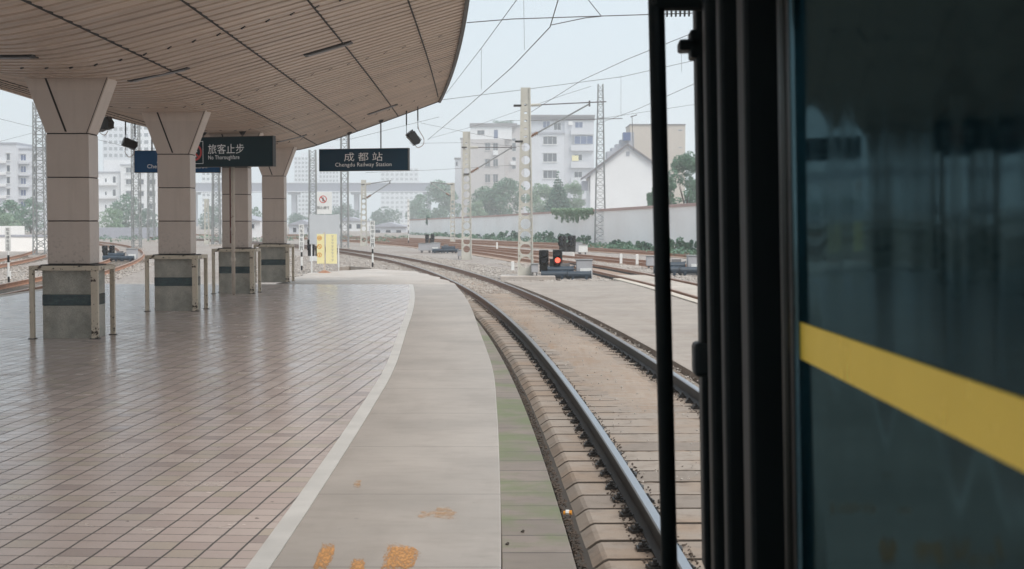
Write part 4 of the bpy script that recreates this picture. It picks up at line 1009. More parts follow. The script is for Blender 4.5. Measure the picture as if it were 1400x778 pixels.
# no entry board and blank pale board behind
nb = G(447,368,-.1); Yn = nb.y+1
r = empty('no_entry_board', (P(442,366,Yn).x, Yn, -.1), 'white no entry board with red ring, above a blank pale board', 'sign board')
f = lambda x, y, dy=0: P(x, y, Yn+dy)
for x in (424, 461): MB().tube((f(x,0).x, Yn, -.3), (f(x,0).x, Yn, f(x,293).z), .03, 8).build('post', M['white'], r)
MB().tube((f(442,0).x, Yn+.01, 1.5), (f(442,0).x, Yn+.01, f(0,270).z), .03, 8).build('post', M['white'], r)
MB().box(f(421.5,0).x, f(463,0).x, Yn-.05, Yn-.03, f(0,334).z, f(0,293.5).z).build('blank_board', M['board_pale'], r, bevel=.003)
MB().box(f(432,0).x, f(452.5,0).x, Yn-.07, Yn-.052, f(0,292.6).z, f(0,262.5).z).build('symbol_board', M['white'], r, bevel=.003)
mb = MB(); c_ = f(442, 272.5); ringA(mb, c_.x, c_.z, .125, .155, lambda a, b: Vector((a, Yn-.074, b))); mb.add([(c_.x-.115, Yn-.074, c_.z+.09), (c_.x-.09, Yn-.074, c_.z+.115), (c_.x+.115, Yn-.074, c_.z-.09), (c_.x+.09, Yn-.074, c_.z-.115)], [(0,1,2,3)]); mb.build('prohibition_ring', M['red'], r)
mb = MB(); ringA(mb, c_.x, c_.z+.065, 0, .022, lambda a, b: Vector((a, Yn-.078, b)), 10)
for q in (((-.025,.04),(.025,.04),(.02,-.03),(-.02,-.03)), ((-.02,-.03),(0,-.03),(-.03,-.1),(-.045,-.09)), ((0,-.03),(.02,-.03),(.05,-.09),(.03,-.1))): mb.add([(c_.x+a, Yn-.078, c_.z+b) for a, b in q], [(0,1,2,3)])
mb.build('walking_figure', M['ink'], r)
me = text_mesh('禁止通行', M['ink'], .50, .125); place_text('lettering', me, r, f(442,284)-Vector(r.location)+Vector((0,-.078,0)), 0)

# ------------------------------------------------------------------ long white wall on the right with ivy and shrubs
WP = [(1100,281,342,72), (951,277.5,342,100), (827,285.5,334,130), (758.6,289,328,155), (670,294.5,322,190), (589,298.5,318,235), (560,300,317,255)]
WP = [(Vector((25, -30, 3.2)), -30), (Vector((20, 25, 3.2)), 25)]+[(P(a, b, Y), Y) for a, b, c_, Y in WP]
WP = WP[:2]+[(Vector((16.2, 70, 3.15)), 70)]+WP[3:]
r = empty('boundary_wall', (WP[3][0].x, WP[3][0].y, -.35), 'long white wall with pink capping behind the tracks on the right', 'wall')
mw = MB(); mc = MB()
for (a, _), (b, _) in zip(WP, WP[1:]):
    n_ = Vector((b.y-a.y, -(b.x-a.x), 0)).normalized()*.12
    def quadbox(mb, a, b, z0a, z0b, z1a, z1b, n_):
        mb.add([(a.x-n_.x,a.y-n_.y,z0a),(b.x-n_.x,b.y-n_.y,z0b),(b.x+n_.x,b.y+n_.y,z0b),(a.x+n_.x,a.y+n_.y,z0a),(a.x-n_.x,a.y-n_.y,z1a),(b.x-n_.x,b.y-n_.y,z1b),(b.x+n_.x,b.y+n_.y,z1b),(a.x+n_.x,a.y+n_.y,z1a)], [(0,3,2,1),(4,5,6,7),(0,1,5,4),(1,2,6,5),(2,3,7,6),(3,0,4,7)])
    quadbox(mw, a, b, -.6, -.6, a.z-.2, b.z-.2, n_); quadbox(mc, a, b, a.z-.2, b.z-.2, a.z, b.z, n_*1.8)
mw.build('wall', M['white_wall'], r); mc.build('capping', M['wall_cap'], r)

def leafcloud(mb_V, mb_F, lumps, n, size, rs, flat=1.0):
    tot = sum(l[3]**2 for l in lumps)
    for (cx, cy, cz, rad) in lumps:
        m = max(6, int(n*rad**2/tot)); d = rs.normal(size=(m, 3)); d /= np.linalg.norm(d, axis=1)[:, None]; rr_ = rad*rs.uniform(.55, 1.08, m)**.6
        c = np.array([cx, cy, cz])+d*rr_[:, None]*np.array([1, 1, flat])
        for i in range(m):
            a = rs.normal(size=3); a /= np.linalg.norm(a); b = np.cross(a, rs.normal(size=3)); b /= np.linalg.norm(b); s = size*rs.uniform(.5, 1.3)
            k = len(mb_V); mb_V += [tuple(c[i]-a*s-b*s*.3), tuple(c[i]+b*s*.6), tuple(c[i]+a*s+b*s*.2), tuple(c[i]-b*s*.5)]; mb_F.append((k, k+1, k+2, k+3))
def tree(label, px, ybase_z, ytop, wpx, Y, mat='leaf', n=2600, name='tree', kind='round', lowpx=None, seed=0, group=None, cat='tree'):
    rs = np.random.RandomState(seed+int(px)); b = P(px, 300, Y); b.z = ybase_z
    top = P(px, ytop, Y).z; W = wpx*Y/2000; H = top-b.z; low = P(px, lowpx, Y).z if lowpx else b.z+H*.25
    r = empty(name, b, label, cat, group)
    V = []; F = []; L = []
    if kind == 'round':
        for k in range(34):
            u, v, t_ = rs.uniform(-1, 1), rs.uniform(-1, 1), rs.uniform(0, 1); prof = math.sqrt(max(.05, 1-(2*t_-.85)**2*.8))
            L.append((u*W*.40*prof, v*W*.35*prof, low-b.z+(H-(low-b.z))*(.1+.78*t_), W*rs.uniform(.10, .2)))
        sz = max(.10, W*.028)
    else:
        for k in range(17):
            t_ = k/16; rad = W*.5*(1-t_)*1.0+.15; z = low-b.z+(H-(low-b.z))*t_*.97
            for q in range(6 if k < 14 else 2):
                a = q*1.05+k; L.append((rad*.55*math.cos(a), rad*.55*math.sin(a), z-.1, max(.25, rad*.5)))
        sz = max(.10, W*.035)
    leafcloud(V, F, L, n, sz, rs, .85 if kind == 'round' else .4)
    raw_mesh('crown', V, F, M[mat], parent=r)
    m_ = MB(); hb = b+Vector((0,0,max(.5, (low-b.z)*.9))); m_.tube(b+Vector((0,0,-.2)), hb, W*.035+.03, 8, r1=W*.022+.02)
    for k in range(5):
        a = k*1.256; e = hb+Vector((math.cos(a)*W*.22, math.sin(a)*W*.22, H*.3)); m_.tube(hb-Vector((0,0,.1)), e, W*.018+.015, 5, r1=.02)
    if kind != 'round': m_.tube(hb, b+Vector((0,0,H*.95)), W*.02+.03, 6, r1=.02)
    m_.build('trunk', M['bark'], r); return r
FAR = 1.9
T = [('broad dark tree left of the beige block, behind the small masts', 598, 246, 62, 262, 'leaf', 'round', 300), ('hazy tree at the left end of the white wall', 572, 262, 34, 280, 'leaf', 'round', 305),
     ('bushy tree under the beige block behind the wall', 668, 257, 52, 205, 'leaf', 'round', 296), ('leafy tree right of the second mast behind the wall', 694, 240, 48, 202, 'leaf', 'round', 294), ('low pale tree by the beige block foot', 652, 275, 30, 200, 'leaf_pale', 'round', 296),
     ('pale leafy tree just right of the tallest mast', 738, 250, 44, 185, 'leaf_pale', 'round', 292), ('dark pointed conifer behind the wall right of the tallest mast', 763, 233, 42, 165, 'leaf_dark', 'cone', 286), ('green tree right of the conifer', 782, 242, 34, 178, 'leaf_pale', 'round', 288),
     ('large green tree between the dark pole and the train', 938, 203, 56, 140, 'leaf', 'round', 278), ('smaller tree just left of the dark pole', 897, 250, 26, 128, 'leaf', 'round', 283), ('tree hidden mostly behind the dark pole', 912, 232, 26, 136, 'leaf', 'round', 280)]
for i, (lab, px, yt, wp, Y, mt, kd, lo) in enumerate(T): tree(lab, px, -.3, yt, wp, Y*(FAR if px < 800 else 1.1), mt, 6500, kind=kd, lowpx=lo+6, seed=i, name='conifer' if kd == 'cone' else 'tree', group='trees behind the white wall')
T = [('green tree below the left apartment block, at the picture edge', 14, 272, 46, 150, 'leaf'), ('tree below the left apartment block, next to the nearest column', 42, 268, 40, 152, 'leaf'), ('low pale tree at the far left edge', 6, 292, 40, 140, 'leaf_pale'),
     ('rounded pale tree seen between the first and second columns', 151, 283, 36, 140, 'leaf_pale'), ('hazy thin tree behind the rounded pale tree', 172, 262, 50, 190, 'leaf'), ('dark hazy tree left of the second column', 200, 285, 36, 210, 'leaf_dark'),
     ('hazy tree seen between second and third columns', 288, 276, 32, 230, 'leaf_dark'), ('hazy tree seen between third and fourth columns', 350, 280, 26, 200, 'leaf'), ('far hazy tree right of the fourth column', 408, 292, 36, 300, 'leaf_dark'), ('far hazy tree behind the blank pale board', 470, 280, 50, 330, 'leaf_dark'),
     ('far hazy tree right of the pale distant mast', 528, 285, 50, 320, 'leaf_dark'), ('far hazy tree behind the latticed mast', 448, 288, 50, 310, 'leaf_dark')]
for i, (lab, px, yt, wp, Y, mt) in enumerate(T): tree(lab, px, -.3, yt, wp, Y*1.8, mt, 3500, lowpx=318, seed=30+i, group='hazy trees across the yard')
for i, (x, y, h) in enumerate(((34, 120, 330), (30, 60, 320), (36, 20, 310), (52, 150, 330))):
    tree(['broad tree beyond the wall, hidden behind the coach', 'tree nearest the near end of the wall, hidden by the coach', 'tree behind the wall level with the coach', 'far tree behind the coach line'][i], 700+x/y*2000, -.3, 303-7*2000/y, 7/y*2000, y, 'leaf', 2500, seed=60+i, lowpx=303-1*2000/y, group='trees behind the white wall')
# shrubs at the wall foot
S = [(646,322,20,12),(668,318,18,10),(688,314,18,17),(704,317,20,15),(738,318,24,15),(754,316,22,16),(772,319,18,15),(786,321,16,13),(799,322,20,13),(841,328,16,11),(858,331,18,9),(876,326,14,14),(888,331,18,9),(925,322,22,20),(939,329,14,12),(950,326,16,15),(604,322,30,10),(625,321,18,10)]
desc = ['leftmost clump','small clump','pointed bushy clump','round bushy clump','wide clump','dense clump','loose clump','short clump','rounded clump','low clump','flat clump','upright clump','sparse clump','tall dark clump','narrow clump','end clump','long low clump','thin clump']
def wallY(px):
    for (a, Ya), (b, Yb) in zip(WP, WP[1:]):
        k = (px-700)/2000; den = (b.x-a.x)-k*(b.y-a.y)
        t_ = (k*a.y-a.x)/den if abs(den) > 1e-9 else -1
        if -.001 <= t_ <= 1.001: return a.y+(b.y-a.y)*t_
    return 230
near_ = {646:'right of the second concrete mast',668:'between the two concrete masts',688:'between the two big masts',704:'just left of the tallest mast',738:'just right of the tallest mast',754:'above the red signal',772:'behind the distant dark signal',786:'right of the distant dark signal',799:'left of the latticed mast foot',841:'right of the latticed mast foot',858:'second right of the latticed mast',876:'midway from latticed mast to pole',888:'just left of the dark pole',925:'just right of the dark pole',939:'between dark pole and train',950:'at the train edge',604:'left of the small mast',625:'left of the second concrete mast'}
for i, (px, yt, wp, hp) in enumerate(S):
    Y = wallY(px)-6; rs = np.random.RandomState(i); b = P(px, 330, Y); b.z = -.34; W = wp*Y/2000; H = P(px, yt, Y).z-b.z
    V = []; F = []; L = [(rs.uniform(-.38,.38)*W, rs.uniform(-.3,.3)*W*.5, H*rs.uniform(.15,.85)*(1 if k else 1), W*rs.uniform(.12,.22)) for k in range(9)]
    leafcloud(V, F, L, 500, .09+W*.02, rs, 1.0); r = empty('shrub', b, desc[i]+' of green shrub at the wall foot, '+near_[px], 'shrub', 'shrubs along the white wall')
    raw_mesh('foliage', V, F, M['leaf' if i % 3 else 'leaf_dark'], parent=r); m_ = MB()
    for k in range(4): m_.tube(b+Vector((0,0,-.1)), b+Vector((rs.uniform(-.3,.3)*W, 0, H*.6)), .03, 5, r1=.01)
    m_.build('stem', M['bark'], r)
# low scrub strip as ground cover
rs = np.random.RandomState(5); V = []; F = []; L = []
for px in np.arange(562, 960, 2.2):
    Y = wallY(px)-rs.uniform(4, 14); p = P(px, 330, Y); L.append((p.x, p.y, -.3+rs.uniform(0,.25), rs.uniform(.25,.6)))
for px in np.arange(130, 560, 4.5):
    Y = rs.uniform(150, 210); p = P(px, 330, Y); L.append((p.x, p.y, -.3, rs.uniform(.3,.9)))
leafcloud(V, F, L, 9000, .11, rs, .6); tag(raw_mesh('scrub', V, F, M['leaf']), kind='stuff')
# hanging ivy
V = []; F = []; L = []; rs = np.random.RandomState(9)
for px in np.arange(759, 815, 1.1):
    Y = wallY(px); e = 289+(2+17*abs(math.sin(px*.45+rs.uniform(0,.5)))*rs.uniform(.3,1)+rs.uniform(0,3))*max(.1,math.sin((px-757)/58*math.pi))**.5; 
    
    for py in np.arange(286.5, e, 1.2): p = P(px, py, Y); L.append((p.x-.22+rs.uniform(-.08,.08), p.y, p.z, .10 if py > 291 else .15))
leafcloud(V, F, L, 6500, .09, rs); b = P(786,287,wallY(786)); r = empty('hanging_ivy', b, 'green creeper hanging over the top of the white wall by the latticed mast', 'creeper')
raw_mesh('foliage', [tuple(Vector(v)-b) for v in V], F, M['leaf_pale'], parent=r)
for px, lab in ((585, 'short dark creeper trailing over the far left end of the wall'),):
    V = []; F = []; L = []; Y = wallY(px)-.4
    for py in np.arange(297, 306, 1.2): p = P(px, py, Y); L.append((p.x, p.y, p.z, .3))
    leafcloud(V, F, L, 300, .15, rs); b = P(px, 297, Y); r = empty('hanging_ivy', b, lab, 'creeper'); raw_mesh('foliage', [tuple(Vector(v)-b) for v in V], F, M['leaf_dark'], parent=r)

# ------------------------------------------------------------------ buildings
def bblock(mb, px0, px1, yt, Y, depth, zb=-.4, ybot=None, mi=0):
    a, b = P(px0, yt, Y), P(px1, yt, Y); z0 = P(px0, ybot, Y).z if ybot else zb; mb.box(a.x, b.x, Y, Y+depth, z0, a.z, mi)
def window(parent, px0, px1, y0, y1, Y, glass='glass', sill=True, mull=1, frame='frame_w'):
    a, b = P(px0, y0, Y), P(px1, y1, Y); t_ = min(.12, (b.x-a.x)*.07)
    mb = MB(); mb.box(a.x, b.x, Y-.06, Y+.02, b.z, b.z+t_); mb.box(a.x, b.x, Y-.06, Y+.02, a.z-t_, a.z); mb.box(a.x, a.x+t_, Y-.06, Y+.02, b.z+t_, a.z-t_); mb.box(b.x-t_, b.x, Y-.06, Y+.02, b.z+t_, a.z-t_)
    for k in range(mull): x = a.x+(b.x-a.x)*(k+1)/(mull+1); mb.box(x-t_/2, x+t_/2, Y-.06, Y+.02, b.z+t_, a.z-t_)
    if sill: mb.box(a.x-.15, b.x+.15, Y-.3, Y+.02, b.z-.15, b.z-.003); mb.box(a.x-.15, b.x+.15, Y-.35, Y+.02, a.z+.1, a.z+.22)
    w_ = mb.build('window', M[frame], parent); m2 = MB(); m2.box(a.x+t_, b.x-t_, Y-.02, Y+.01, b.z+t_, a.z-t_); m2.build('pane', M[glass], w_); return w_
# beige block
Y = 540; r = empty('apartment_block', P(668,330,Y+5), 'beige apartment block with white roof storey, left of the tallest mast', 'building'); r.location.z = -.3
mb = MB(); bblock(mb, 630, 690, 190.5, Y, 12); bblock(mb, 690.2, 762, 172, Y+2.5, 12); mb.build('wall', M['b_beige'], r)
mb = MB(); bblock(mb, 643, 700, 173, Y+.6, 9, ybot=190.3); mb.build('roof_storey', M['b_white'], r)
mb = MB(); bblock(mb, 642, 707, 168.5, Y, 11, ybot=172.9); bblock(mb, 707.2, 765, 170.5, Y+2, 12, ybot=171.9); bblock(mb, 629, 642, 188.5, Y-.3, 12.3, ybot=190.4); rf = mb.build('roof', M['roof'], r)
window(r, 652.5, 662.5, 178, 184.5, Y+.6, sill=False, frame='b_beige'); window(r, 675, 681, 177, 189.5, Y+.6, 'glass_blue', False, 0)
for y0, y1 in ((195.5,206),(217.5,228),(238.5,249.5)):
    window(r, 663, 670.5, y0, y1, Y, frame='b_beige'); window(r, 674, 681, y0, y1, Y, frame='b_beige')
for y0, y1 in ((189,193),(195,207),(214.5,220),(226,231)): window(r, 700, 705.5, y0, y1, Y+2.5, mull=0, sill=False)
mb = MB(); a, b = P(674,205.5,Y), P(681,212,Y); mb.box(a.x, b.x, Y-1, Y, b.z, a.z-.05); mb.build('air_conditioner', M['b_white'], r)
mb = MB(); a, b = P(698,220.8,Y+2.5), P(705,225.5,Y+2.5); mb.box(a.x, b.x, Y+1.5, Y+2.5, b.z, a.z); mb.build('air_conditioner', M['b_white'], r)
mb = MB()
for k in range(5):
    a = P(632+k*1.5, 235-2*k, Y); mb.tube((a.x, Y-.05, 0), (a.x, Y-.05, P(0,195,Y).z), .05, 5)
mb.build('downpipe', M['far_grey'], r)
# rooftop plants
V = []; F = []; L = []; rs = np.random.RandomState(77)
for px in np.arange(676, 702, 2): p = P(px, 168, Y+4); L.append((p.x, p.y, p.z+rs.uniform(-.2,.5), .6))
leafcloud(V, F, L, 700, .2, rs); b = P(689,169,Y+4); ro = empty('roof_plants', b, 'hazy green plants growing on the roof of the beige block', 'plants'); raw_mesh('foliage', [tuple(Vector(v)-b) for v in V], F, M['leaf'], parent=ro)
# lean building piece left of it
Yq = 570; r = empty('house', P(626,330,Yq), 'small grey house edge peeping out left of the beige apartment block', 'building'); r.location.z = -.3
mb = MB(); bblock(mb, 622, 631, 218, Yq, 8); mb.build('wall', M['b_pale'], r); mb = MB(); bblock(mb, 621, 632, 215.5, Yq-.4, 9, ybot=217.9); mb.build('roof', M['roof'], r)
window(r, 623, 626, 221, 227, Yq, mull=0, sill=False)
# pale grey block with balconies
Y = 480; r = empty('apartment_block', P(765,330,Y+5), 'pale grey apartment block with balconies right of the tallest mast', 'building'); r.location.z = -.3
mb = MB(); bblock(mb, 717, 771.5, 181.5, Y, 14); bblock(mb, 771.7, 812, 164.5, Y+2.2, 12); mb.build('wall', M['b_pale'], r)
mb = MB(); bblock(mb, 721, 771.6, 165, Y+3, 9, ybot=181.4); mb.build('roof_storey', M['b_pale'], r)
mb = MB(); bblock(mb, 718, 813.5, 157, Y+1.2, 13, ybot=159.8); bblock(mb, 720, 813, 160, Y+1.7, 12, ybot=164.4); rf = mb.build('roof', M['roof'], r)
mb = MB(); bblock(mb, 715.5, 772.8, 180, Y-.5, 3.4, ybot=182.5); mb.build('cornice', M['far_grey'], r)
window(r, 742, 752, 165.5, 175, Y+3, 'glass_blue'); window(r, 757, 767, 168, 178, Y+3, sill=False); window(r, 786, 797, 166.5, 175, Y+2.2, 'glass_blue', False)
for y0, y1 in ((186.5,197.5),(209.5,221.5),(233,244),(256,267)): window(r, 742.5, 761.5, y0, y1, Y, mull=2)
for k, (pt, pb) in enumerate(((177,184),(198,206),(221,229.5),(243,251),(265,272))):
    mb = MB(); a, b = P(780.5, pt, Y+.8), P(812, pb, Y+.8); mb.box(a.x, b.x, Y+.8, Y+1.0, b.z, a.z); mb.box(a.x, b.x, Y+1.0, Y+2.2, b.z, b.z+.2); mb.box(a.x, a.x+.15, Y+1.0, Y+2.2, b.z+.2, a.z); bal = mb.build('balcony', M['b_pale'], r)
    wt = pb+1.0; 
    if k == 0: window(r, 785, 811, 185.5, 197.3, Y+1.3, 'glass_blue', False, 2)
    else: window(r, 785, 796, wt+4, wt+12.5, Y+2.2, 'glass', False, 1); 
mb = MB(); a, b = P(782,212.5,Y+1.5), P(791,220,Y+1.5); mb.box(a.x, b.x, Y+1.5, Y+1.6, b.z, a.z); mb.build('curtain', M['yellow'], r)
mb = MB(); a, b = P(777,166,Y+2), P(783,171,Y+2); mb.box(a.x, b.x, Y+1.3, Y+2.15, b.z, a.z); mb.build('air_conditioner', M['b_white'], r)
# gabled white house
Y = 250; a = P(800,238,Y); ap = P(858,196,Y); e = P(918,236,Y); r = empty('gabled_house', P(858,330,Y+6), 'white gabled house behind the wall, left of the dark pole', 'building'); r.location.z = -.3
mb = MB(); mb.prism([(a.x+.9, -.4), (e.x-.9, -.4), (e.x-.9, e.z-.1), (ap.x, ap.z-.25), (a.x+.9, a.z-.1)], Y, Y+14, 'y'); mb.build('wall', M['b_white'], r)
mb = MB(); th = .35
mb.prism([(a.x-.1, a.z-.35), (ap.x, ap.z), (e.x+.1, e.z-.35), (e.x+.1, e.z-.35-th), (ap.x, ap.z-th), (a.x-.1, a.z-.35-th)], Y-.6, Y+14.6, 'y'); rf = mb.build('roof', M['roof'], r)
mb = MB(); mb.prism([(a.x-.1, a.z-.75), (ap.x, ap.z-.4), (e.x+.1, e.z-.75), (e.x+.1, e.z-.95), (ap.x, ap.z-.60), (a.x-.1, a.z-.95)], Y-.5, Y-.1, 'y'); mb.build('barge_board', M['far_grey'], rf)
window(r, 855.5, 861, 207, 214, Y, 'far_grey', False, 0)
mb = MB(); q = P(801,248,Y); mb.box(q.x-.6, q.x+.4, Y+1, Y+3, q.z-1.5, q.z+.1); mb.build('annex', M['far_grey'], r)
# steps of old roofs behind the gable
Yq = 300; r = empty('rooftop_stair', P(842,330,Yq), 'stepped grey rooftops climbing behind the gabled house', 'building'); r.location.z = -.3
mb = MB()
for k, (x, yt) in enumerate(((830,207),(836,202),(842,197),(848,191),(854,185),(859,181))): bblock(mb, x, x+8, yt, Yq+k*.3, 5-k*.3)
mb.build('wall', M['far_grey'], r)
mb = MB(); bblock(mb, 852, 862, 181, Yq-.5, 3, ybot=192); mb.build('tank', M['glass_blue'], r)
# tan box
Y = 330; r = empty('flat_roofed_building', P(900,330,Y+5), 'plain tan flat roofed building behind the dark pole', 'building'); r.location.z = -.3
mb = MB(); bblock(mb, 861.5, 937, 171, Y, 12); mb.build('wall', M['b_tan'], r); mb = MB(); bblock(mb, 861, 937.5, 169.5, Y-.2, 12.4, ybot=170.9); mb.build('roof', M['roof'], r)
window(r, 927, 933, 177, 179, Y, sill=False, mull=0); window(r, 927.5, 932.5, 201, 202.5, Y, sill=False, mull=0)
# left buildings
Y = 360; r = empty('apartment_block', P(20,330,Y+5), 'beige apartment block at the left edge, left of the nearest column', 'building'); r.location.z = -.3
mb = MB(); bblock(mb, -60, 22, 196.5, Y, 12); bblock(mb, 22.2, 56, 204, Y+2, 12); mb.build('wall', M['b_pale'], r)
mb = MB(); bblock(mb, -61, 22.5, 194.5, Y-.3, 12.5, ybot=196.4); bblock(mb, 22.6, 57, 202, Y+1.7, 12.5, ybot=203.9); mb.build('roof', M['far_grey'], r)
for k in range(5):
    y0 = 211+k*16; window(r, 28, 36, y0, y0+9, Y+2, 'glass_blue'); window(r, 9, 14, y0-1, y0+8, Y, mull=0); window(r, 44, 49, y0, y0+9, Y+2, mull=0)
    mb = MB(); a, b = P(25, y0+10, Y+.9), P(39, y0+13, Y+.9); mb.box(a.x, b.x, Y+.9, Y+2, b.z, a.z); mb.build('balcony', M['b_pale'], r)
    mb = MB(); a, b = P(-2, y0+8, Y-1.), P(7, y0+12, Y-1.); mb.box(a.x, b.x, Y-1, Y, b.z, a.z); mb.build('balcony', M['b_white'], r)
Y = 460; r = empty('white_building', P(170,330,Y+5), 'stepped white building seen between the first and second columns', 'building'); r.location.z = -.3
mb = MB(); bblock(mb, 118, 164, 236, Y, 12); bblock(mb, 142, 183, 219, Y+3, 12); bblock(mb, 164.5, 222, 226, Y-1.5, 12); mb.build('wall', M['b_white'], r)
mb = MB(); bblock(mb, 117, 165, 234.5, Y-.4, 3, ybot=235.9); bblock(mb, 163.8, 223, 224.5, Y-1.8, 12.5, ybot=225.9); mb.build('roof', M['far_grey'], r)
for y0 in (241, 259, 277): window(r, 154, 158.5, y0, y0+9, Y, 'glass', False, 0); window(r, 143.5, 146, y0+3, y0+8, Y, 'glass', False, 0)
for y0 in (229, 245, 261, 278):
    for x0 in (172, 188, 204): window(r, x0, x0+9, y0, y0+7.5, Y-1.5)
mb = MB()
for y0 in (250, 268): a, b = P(118, y0, Y-.3), P(160, y0+3.5, Y-.3); mb.box(a.x, b.x, Y-1.2, Y, b.z, a.z)
mb.build('balcony', M['b_white'], r)
def tower(label, px0, px1, yt, Y, mat='b_pale', bands=18, cols=5):
    Y *= 2.1
    r = empty('tower_block', P((px0+px1)/2, 330, Y+6), label, 'building', 'faint tower blocks in the haze'); r.location.z = -.3
    mb = MB(); bblock(mb, px0, px1, yt, Y, 18); mb.build('wall', M[mat], r)
    a, b = P(px0, yt, Y), P(px1, yt, Y); H = a.z; W = b.x-a.x; n = 0
    sh = H/bands
    for k in range(bands):
        for c_ in range(cols): m_ = MB(); x = a.x+W*(c_+.2)/cols; m_.box(x, x+W*.6/cols, Y-.15, Y+.05, k*sh+sh*.25, k*sh+sh*.75); m_.build('window', M['glass'], r)
    m_ = MB(); m_.box(a.x+W*.3, a.x+W*.7, Y+4, Y+12, H, H+3.5); m_.build('roof', M[mat], r)
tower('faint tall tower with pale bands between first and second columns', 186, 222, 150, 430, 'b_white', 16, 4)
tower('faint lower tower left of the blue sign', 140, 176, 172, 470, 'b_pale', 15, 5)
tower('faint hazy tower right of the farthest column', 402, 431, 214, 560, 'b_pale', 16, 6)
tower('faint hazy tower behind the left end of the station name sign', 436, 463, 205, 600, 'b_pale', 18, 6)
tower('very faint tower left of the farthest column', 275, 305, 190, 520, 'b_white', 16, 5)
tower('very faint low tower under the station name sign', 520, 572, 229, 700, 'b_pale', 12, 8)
# sheds beyond the yard
for i, (a, b, yt, Y, lab, mt) in enumerate(((455,500,300,340,'low hazy white shed behind the latticed mast','b_white'), (300,356,300,200,'low hazy white shed between the third and fourth columns','b_white'), (395,430,305,260,'low hazy shed right of the farthest column','b_pale'), (505,556,308,290,'low hazy shed right of the pale distant mast','b_pale'))):
    r = empty('shed', P((a+b)/2, 330, Y+4), lab, 'shed', 'low sheds across the yard'); r.location.z = -.3
    mb = MB(); bblock(mb, a, b, yt+2, Y, 10); mb.build('wall', M[mt], r); mb = MB(); q, s_ = P(a-1, yt, Y), P(b+1, yt+2, Y); mb.prism([(q.x, s_.z), ((q.x+s_.x)/2, q.z+.6), (s_.x, s_.z)], Y-.5, Y+10.5, 'y'); mb.build('roof', M['far_grey'], r)
    for k in range(3): window(r, a+(b-a)*(.15+.28*k), a+(b-a)*(.3+.28*k), yt+6, yt+13, Y, sill=False, mull=0)
# bridge
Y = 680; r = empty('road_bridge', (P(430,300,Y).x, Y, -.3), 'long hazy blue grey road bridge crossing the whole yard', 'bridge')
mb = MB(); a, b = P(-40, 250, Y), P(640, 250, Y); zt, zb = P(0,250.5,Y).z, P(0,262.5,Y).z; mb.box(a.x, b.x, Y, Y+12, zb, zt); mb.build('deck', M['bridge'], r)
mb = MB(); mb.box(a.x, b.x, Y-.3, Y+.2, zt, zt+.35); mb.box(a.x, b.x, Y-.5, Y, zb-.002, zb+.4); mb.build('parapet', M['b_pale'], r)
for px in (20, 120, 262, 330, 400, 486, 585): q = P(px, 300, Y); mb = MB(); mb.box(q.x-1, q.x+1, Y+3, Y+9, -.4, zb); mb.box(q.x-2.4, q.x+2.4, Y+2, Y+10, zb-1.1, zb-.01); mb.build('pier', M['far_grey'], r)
# low white wall on the left
Y = 110; r = empty('low_wall', (P(10,342,Y).x, Y, -.35), 'low white wall across the yard at the left edge', 'wall')
q0, q1 = P(-120, 321, Y-8), P(66, 321, Y); mb = MB(); mb.add([(q0.x,q0.y,-.5),(q1.x,q1.y,-.5),(q1.x,q1.y,q1.z-.15),(q0.x,q0.y,q0.z-.15),(q0.x,q0.y+.3,-.5),(q1.x,q1.y+.3,-.5),(q1.x,q1.y+.3,q1.z-.15),(q0.x,q0.y+.3,q0.z-.15)], [(0,1,2,3),(7,6,5,4),(3,2,6,7),(0,4,5,1),(1,5,6,2),(0,3,7,4)]); mb.build('wall', M['white_wall'], r)
mb = MB(); mb.add([(q0.x,q0.y-.08,q0.z-.15),(q1.x,q1.y-.08,q1.z-.15),(q1.x,q1.y-.08,q1.z),(q0.x,q0.y-.08,q0.z),(q0.x,q0.y+.4,q0.z-.15),(q1.x,q1.y+.4,q1.z-.15),(q1.x,q1.y+.4,q1.z),(q0.x,q0.y+.4,q0.z)], [(0,1,2,3),(7,6,5,4),(3,2,6,7),(0,4,5,1),(1,5,6,2),(0,3,7,4)]); mb.build('capping', M['far_grey'], r)
Y = 128; r = empty('garden_wall', (P(20,330,Y).x, Y, -.35), 'taller white wall section behind the low wall, under the trees', 'wall')
mb = MB(); a, b = P(-60, 309, Y), P(32, 309, Y); mb.box(a.x, b.x, Y, Y+.3, -.4, a.z); mb.build('wall', M['white_wall'], r)
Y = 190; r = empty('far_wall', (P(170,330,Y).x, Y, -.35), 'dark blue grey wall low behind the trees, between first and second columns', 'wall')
mb = MB(); a, b = P(120, 311, Y), P(235, 311, Y); mb.box(a.x, b.x, Y, Y+.4, -.4, a.z); mb.build('wall', M['far_grey'], r)

